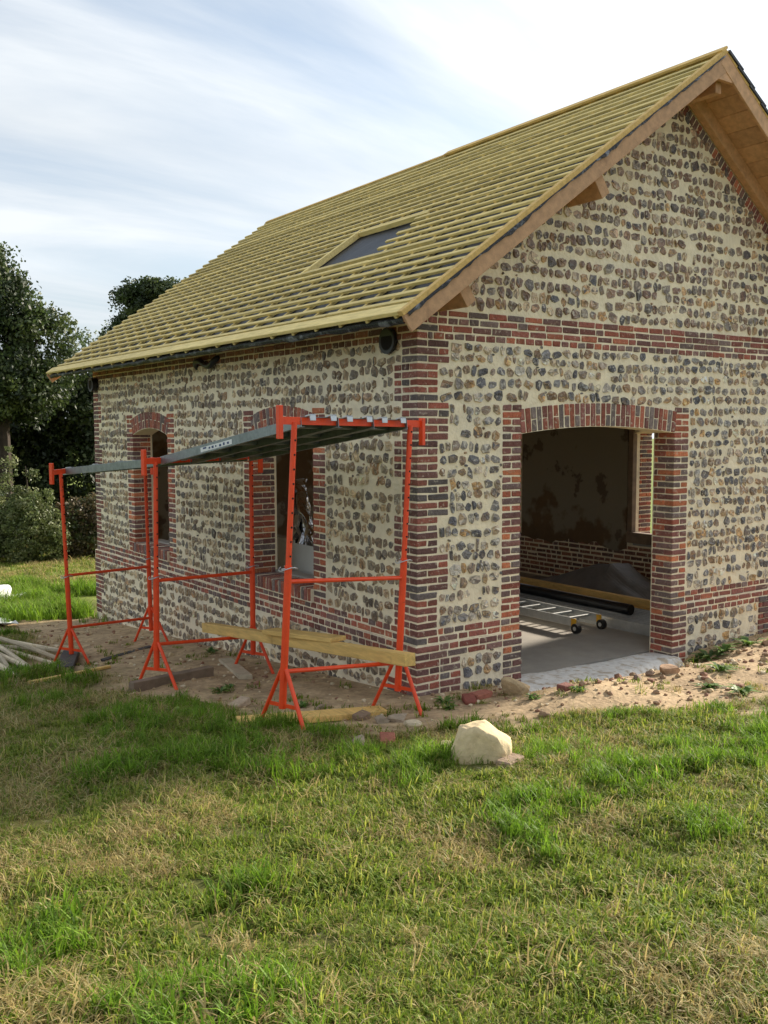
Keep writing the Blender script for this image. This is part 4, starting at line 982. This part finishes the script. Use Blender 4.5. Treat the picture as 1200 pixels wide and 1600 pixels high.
b = ground_at(165, 42); tree('slender_tree', 'thin pale far tree seen over the eave corner', b, 8, [env(-.9, 0, 6.6, .6, .6, 1.4), env(.4, 0, 6.8, .55, .6, 1.3), env(1.2, 0, 6.4, .6, .6, 1.0), env(0, 0, 4.8, 1.6, 1.2, 1.2)], 200, 34, .08, [lin(96, 110, 76), lin(110, 122, 90)], .12, (.25, .5), seed=6)
b = ground_at(42, 23.5); tree('olive_bush', 'tall pale olive green bush at the edge of the lawn', b, 3, [env(0, 0, .9, .7, .8, .9), env(-.42, 0, 1.9, .14, .2, 1.0), env(-.1, 0, 1.8, .13, .2, .9), env(.2, 0, 1.7, .14, .2, .9), env(.5, 0, 1.35, .15, .2, .8), env(-.75, 0, 1.5, .16, .2, .9), env(-.95, 0, .8, .5, .6, .8), env(.62, 0, .8, .35, .4, .7)], 420, 60, .036, OL, .05, (.10, .24), 'bush', 'bushes along the lawn edge', 6, 7)
b = ground_at(112, 24.5); tree('brown_bush', 'low brownish bush beside the far corner of the house', b, 2, [env(0, 0, .7, .75, .7, .8), env(.6, .2, .8, .6, .6, .8)], 240, 60, .045, BR, .05, (.15, .32), 'bush', 'bushes along the lawn edge', 5, 8)
b = ground_at(-30, 24.0); tree('green_bush', 'round green bush in front of the oak trunk', b, 2, [env(0, 0, .8, 1.0, .8, 1.0)], 240, 60, .05, DK, .05, (.18, .36), 'bush', 'bushes along the lawn edge', 5, 9)
for k, (xx, zz, hh, lb) in enumerate(((-190, 26, 7, 'tall dark tree standing further along the lawn edge'), (-330, 27, 6.5, 'broad tree at the open end of the lawn'), (330, 36, 6, 'tree hidden behind the roof'))):
    b = ground_at(xx, zz); tree('dark_tree', lb, b, hh, [env(0, 0, hh*.62, 2.0, 1.8, hh*.36), env(.5, 0, hh*.35, 1.8, 1.5, hh*.3)], 330, 50, .10, DK, .2, (.35, .7), seed=20+k)

# ------------------------------------------------------------------ weeds in the bare soil
def weed(label, x, y, r, n, seed, cols, up=.5):
    P = hit(x, y); rg = np.random.default_rng(seed); vs = []; fs = []; cs = []
    for i in range(n):
        az = rg.uniform(0, 6.283); ln = r*rg.uniform(.5, 1.1); e = rg.uniform(.15, 1.1)*up; w = ln*rg.uniform(.10, .18); d = np.array((math.cos(az), math.sin(az), 0)); s = np.array((-d[1], d[0], 0))
        p0 = P+d*.01+np.array((0, 0, -.004)); p1 = P+d*ln*.5*math.cos(e)+np.array((0, 0, ln*.62*math.sin(e)+.012)); p2 = P+d*ln*math.cos(e)+np.array((0, 0, ln*.75*math.sin(e)+.004))
        k = len(vs); vs += [p0-s*w*.3, p0+s*w*.3, p1+s*w, p1-s*w, p2]; fs += [(k, k+1, k+2, k+3), (k+3, k+2, k+4)]; c = np.array(cols[rg.integers(len(cols))])*rg.uniform(.7, 1.3); cs += [tuple(c)]*5
    o = MB().add(vs, fs, cs).build('weed', 'leaf'); tag(o, label, 'weed', 'weeds growing in the bare soil')
WG = [lin(96, 128, 52), lin(80, 112, 48), lin(116, 140, 64)]
for i, (x, y, r, lb) in enumerate([(278, 1118, .16, 'leafy weed on bare soil before the thick grey timber'), (345, 1082, .13, 'low weed between the thick grey timber and the dusty brick'), (360, 1075, .1, 'small weed beside the short pale board'), (470, 1105, .1, 'small weed behind the post of the corner trestle'), (580, 1062, .13, 'weed against the plinth behind the long beam'), (695, 1098, .12, 'weed at the plinth between corner and red brick'), (702, 1108, .1, 'flat weed in the soil before the plinth'), (833, 1092, .1, 'small weed next to the flint rock at the jamb'), (905, 1080, .1, 'weed beside the dark red brick on the threshold'), (1110, 1030, .24, 'spreading weed along the wall foot past the door'), (1090, 1036, .2, 'low weed on the dirt next to the door jamb'), (1125, 1048, .18, 'flat weed in the middle of the dirt slope'), (1170, 1008, .22, 'weed at the wall foot by the pilaster'), (1130, 1018, .2, 'weed between the pilaster and the door'), (1105, 1075, .16, 'flat weed on the lower dirt slope'), (1160, 1085, .18, 'weed at the edge of the long grass'), (330, 1020, .14, 'weed at the wall foot under the first window'), (520, 1050, .12, 'weed at the wall foot under the window next to the brick corner')]):
    weed(lb, x, y, r, 26, 50+i, WG)

# ------------------------------------------------------------------ grass: tufts scattered over the field
def tuft(name, n, h, spread, lean, cols, tipc, w, seed, flat=0.0):
    rg = np.random.default_rng(seed); vs = []; fs = []; cs = []
    for i in range(n):
        az = rg.uniform(0, 6.283); r_ = spread*math.sqrt(rg.random()); a2 = rg.uniform(0, 6.283); b = np.array((r_*math.cos(a2), r_*math.sin(a2), -.008))
        hh = h*rg.uniform(.45, 1.15); le = lean*rg.uniform(.2, 1.3)+flat*rg.uniform(.6, 1); d = np.array((math.cos(az), math.sin(az), 0)); s = np.array((-d[1], d[0], 0))*w*rg.uniform(.7, 1.3)
        q = [(0, 0, 1), (.12, .42, .9), (.45, .78, .62)]
        z = lambda f_: hh*f_*(math.cos(min(1.35, le)*f_*.9))
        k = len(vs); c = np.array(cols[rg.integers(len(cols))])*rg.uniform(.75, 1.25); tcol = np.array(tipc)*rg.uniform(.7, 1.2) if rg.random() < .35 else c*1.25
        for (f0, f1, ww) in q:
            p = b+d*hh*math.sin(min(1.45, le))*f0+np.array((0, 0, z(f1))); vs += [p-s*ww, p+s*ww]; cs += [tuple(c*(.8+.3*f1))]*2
        p = b+d*hh*math.sin(min(1.45, le))*1.0+np.array((0, 0, z(1.0))); vs.append(p); cs.append(tuple(tcol))
        fs += [(k, k+1, k+3, k+2), (k+2, k+3, k+5, k+4), (k+4, k+5, k+6)]
    me = bpy.data.meshes.new(name); me.from_pydata([tuple(v) for v in vs], [], fs); a = me.color_attributes.new('col', 'FLOAT_COLOR', 'POINT')
    a.data.foreach_set('color', np.array([(*c, 1) for c in cs], np.float32).ravel()); me.materials.append(M['grass']); return bpy.data.objects.new(name, me)
G1 = [lin(112, 136, 42), lin(96, 120, 36), lin(130, 148, 50), lin(146, 152, 66)]; G2 = [lin(108, 142, 38), lin(122, 154, 44), lin(94, 126, 34)]; DRY = [lin(186, 168, 112), lin(168, 150, 98), lin(198, 184, 134), lin(150, 132, 84)]
STR = lin(190, 176, 116)
gcoll = bpy.data.collections.new('grass_tufts')
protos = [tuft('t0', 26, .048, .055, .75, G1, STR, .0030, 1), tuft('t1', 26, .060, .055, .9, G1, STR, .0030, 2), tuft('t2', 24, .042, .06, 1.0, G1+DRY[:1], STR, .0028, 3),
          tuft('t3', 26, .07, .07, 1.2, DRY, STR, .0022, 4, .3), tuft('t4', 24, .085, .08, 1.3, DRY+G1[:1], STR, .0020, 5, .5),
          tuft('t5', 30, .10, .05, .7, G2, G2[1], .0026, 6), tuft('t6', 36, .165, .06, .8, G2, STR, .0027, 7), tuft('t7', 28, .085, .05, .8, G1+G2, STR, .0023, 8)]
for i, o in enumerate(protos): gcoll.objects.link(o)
def scatter(n, x0, x1, y0, y1, fn):
    P = np.stack((rng.uniform(x0, x1, n), rng.uniform(y0, y1, n)), -1); k = fn(P[:, 0], P[:, 1]); return P[rng.random(n) < k]
def inview(X, Y, m=60):
    P = np.stack((X, Y, gz(X, Y)+.05), -1); d = (P-CAM)@V; q = px(np.where((d > .3)[:, None], P, CAM+V)); return (d > .8) & (q[:, 0] > -m-420) & (q[:, 0] < 1200+m+800) & (q[:, 1] < 1600+400)
outside = lambda X, Y: (X < -.02) | (Y < -.02) | (Y > LY+.02) | (X > WX+.02)
SEG = [(hit(*p)[:2], hit(*q)[:2], w) for p, q, w in (((45, 1070), (172, 1044), .13), ((372, 1132), (600, 1114), .16), ((205, 1085), (330, 1058), .1), ((0, 1050), (90, 1036), .28), ((740, 1200), (765, 1200), .12))]
def clear(X, Y):
    k = np.ones(len(X))
    for a_, b_, w in SEG:
        d_ = b_-a_; t = np.clip(((X-a_[0])*d_[0]+(Y-a_[1])*d_[1])/(d_@d_), 0, 1); k *= np.hypot(X-a_[0]-t*d_[0], Y-a_[1]-t*d_[1]) > w
    return k
def dens(X, Y):
    g = (1-dirt(X, Y))**1.5*clear(X, Y); g = np.maximum(g, .035*(vnoise(X, Y, 2.3) > .55)); return g*inview(X, Y)*outside(X, Y)
near = scatter(96000, -8.5, 9.5, -7.2, 1.0, dens)
mid = scatter(26000, -7, 0, 1.0, 13, dens)
far = scatter(26000, -6, 14, 11, 26, lambda X, Y: dens(X, Y)*.8)
hol = vnoise(near[:, 0]+5, near[:, 1]+70, 4.2)*.6+vnoise(near[:, 0]+25, near[:, 1]+7, 11)*.4; near = near[(hol > .36) | (rng.random(len(near)) < .35)]
pts = np.concatenate((near, mid, far)); X, Y = pts[:, 0], pts[:, 1]
n = len(pts); dist = np.hypot(X-CAM[0], Y-CAM[1])
dryn = vnoise(X, Y, 1.3)*.6+vnoise(X, Y, 4.1)*.4; lush = vnoise(X+40, Y+17, .8)*.6+vnoise(X+9, Y+3, 2.4)*.4
rank = rng.random(n); ti = np.where(rank < .4, 0, np.where(rank < .75, 1, 2))
ti = np.where((dryn > .56) & (rng.random(n) < .5), np.where(rng.random(n) < .6, 3, 4), ti)
ti = np.where(rng.random(n) < .10, 4, ti)
rim = dirt(X, Y); ti = np.where(((lush > .73) | ((rim > .03) & (rim < .5) & (lush > .56))) & (rng.random(n) < .45), np.where(rng.random(n) < .55, 7, 5), ti)
wild = (Y > 7.5) & (Y < 12.2) & (X < 1.5); ti = np.where(wild, np.where(rng.random(n) < .5, 6, 5), ti)
ti = np.where((Y >= 12.2), np.where(rng.random(n) < .35, 0, np.where(rng.random(n) < .6, 2, 3)), ti)
sc = rng.uniform(.75, 1.3, n)*np.where(Y >= 12.2, .9+.03*dist, 1.0)*np.where(Y > 1, np.where(wild, 1.5, 1.1), 1)*(.7+1.1*np.clip(vnoise(X+3, Y+60, 3.1)*.6+lush*.5-.25, 0, .7))
# extra lush clumps seen at the lawn edge
ex = []
for (x, y, r_, m_) in ((1075, 1170, .22, 46), (1180, 1160, .26, 60), (1150, 1195, .2, 36), (720, 1185, .2, 40), (660, 1195, .18, 34), (560, 1185, .2, 36), (430, 1140, .2, 40), (500, 1150, .22, 44), (960, 1200, .25, 40), (300, 1195, .25, 40), (80, 1100, .35, 50), (830, 1190, .2, 26), (640, 1215, .22, 30), (900, 1180, .22, 26)):
    P = hit(x, y); q = rng.normal(0, r_*.5, (m_, 2)); ex.append(np.stack((P[0]+q[:, 0], P[1]+q[:, 1], rng.choice((5, 6, 7), m_, p=(.45, .2, .35)), rng.uniform(.7, 1.1, m_)), -1))
ex = np.concatenate(ex)
X = np.concatenate((X, ex[:, 0])); Y = np.concatenate((Y, ex[:, 1])); ti = np.concatenate((ti, ex[:, 2])).astype(int); sc = np.concatenate((sc, ex[:, 3])); n = len(X)
me = bpy.data.meshes.new('grass'); me.from_pydata(np.stack((X, Y, gz(X, Y)), -1).tolist(), [], [])
a = me.attributes.new('idx', 'INT', 'POINT'); a.data.foreach_set('value', ti.astype(np.int32))
a = me.attributes.new('scl', 'FLOAT', 'POINT'); a.data.foreach_set('value', sc.astype(np.float32))
a = me.attributes.new('rot', 'FLOAT_VECTOR', 'POINT'); a.data.foreach_set('vector', np.stack((rng.normal(0, .14, n), rng.normal(0, .14, n), rng.uniform(0, 6.283, n)), -1).astype(np.float32).ravel())
grass = link(bpy.data.objects.new('grass', me)); tag(grass, 'short rough grass with dry patches and lush clumps', 'grass', kind='stuff')
ng = bpy.data.node_groups.new('grass', 'GeometryNodeTree'); ng.interface.new_socket('Geometry', in_out='INPUT', socket_type='NodeSocketGeometry'); ng.interface.new_socket('Geometry', in_out='OUTPUT', socket_type='NodeSocketGeometry')
gi = ng.nodes.new('NodeGroupInput'); go = ng.nodes.new('NodeGroupOutput'); ci = ng.nodes.new('GeometryNodeCollectionInfo'); ci.inputs['Collection'].default_value = gcoll; ci.inputs['Separate Children'].default_value = True
mp_ = ng.nodes.new('GeometryNodeMeshToPoints'); ip = ng.nodes.new('GeometryNodeInstanceOnPoints'); ip.inputs['Pick Instance'].default_value = True
def na(name, t):
    q = ng.nodes.new('GeometryNodeInputNamedAttribute'); q.data_type = t; q.inputs['Name'].default_value = name; return q.outputs['Attribute']
er = ng.nodes.new('FunctionNodeEulerToRotation'); ng.links.new(na('rot', 'FLOAT_VECTOR'), er.inputs[0])
ng.links.new(gi.outputs[0], mp_.inputs['Mesh']); ng.links.new(mp_.outputs[0], ip.inputs['Points']); ng.links.new(ci.outputs[0], ip.inputs['Instance'])
ng.links.new(na('idx', 'INT'), ip.inputs['Instance Index']); ng.links.new(er.outputs[0], ip.inputs['Rotation']); ng.links.new(na('scl', 'FLOAT'), ip.inputs['Scale']); ng.links.new(ip.outputs[0], go.inputs[0])
md = grass.modifiers.new('tufts', 'NODES'); md.node_group = ng
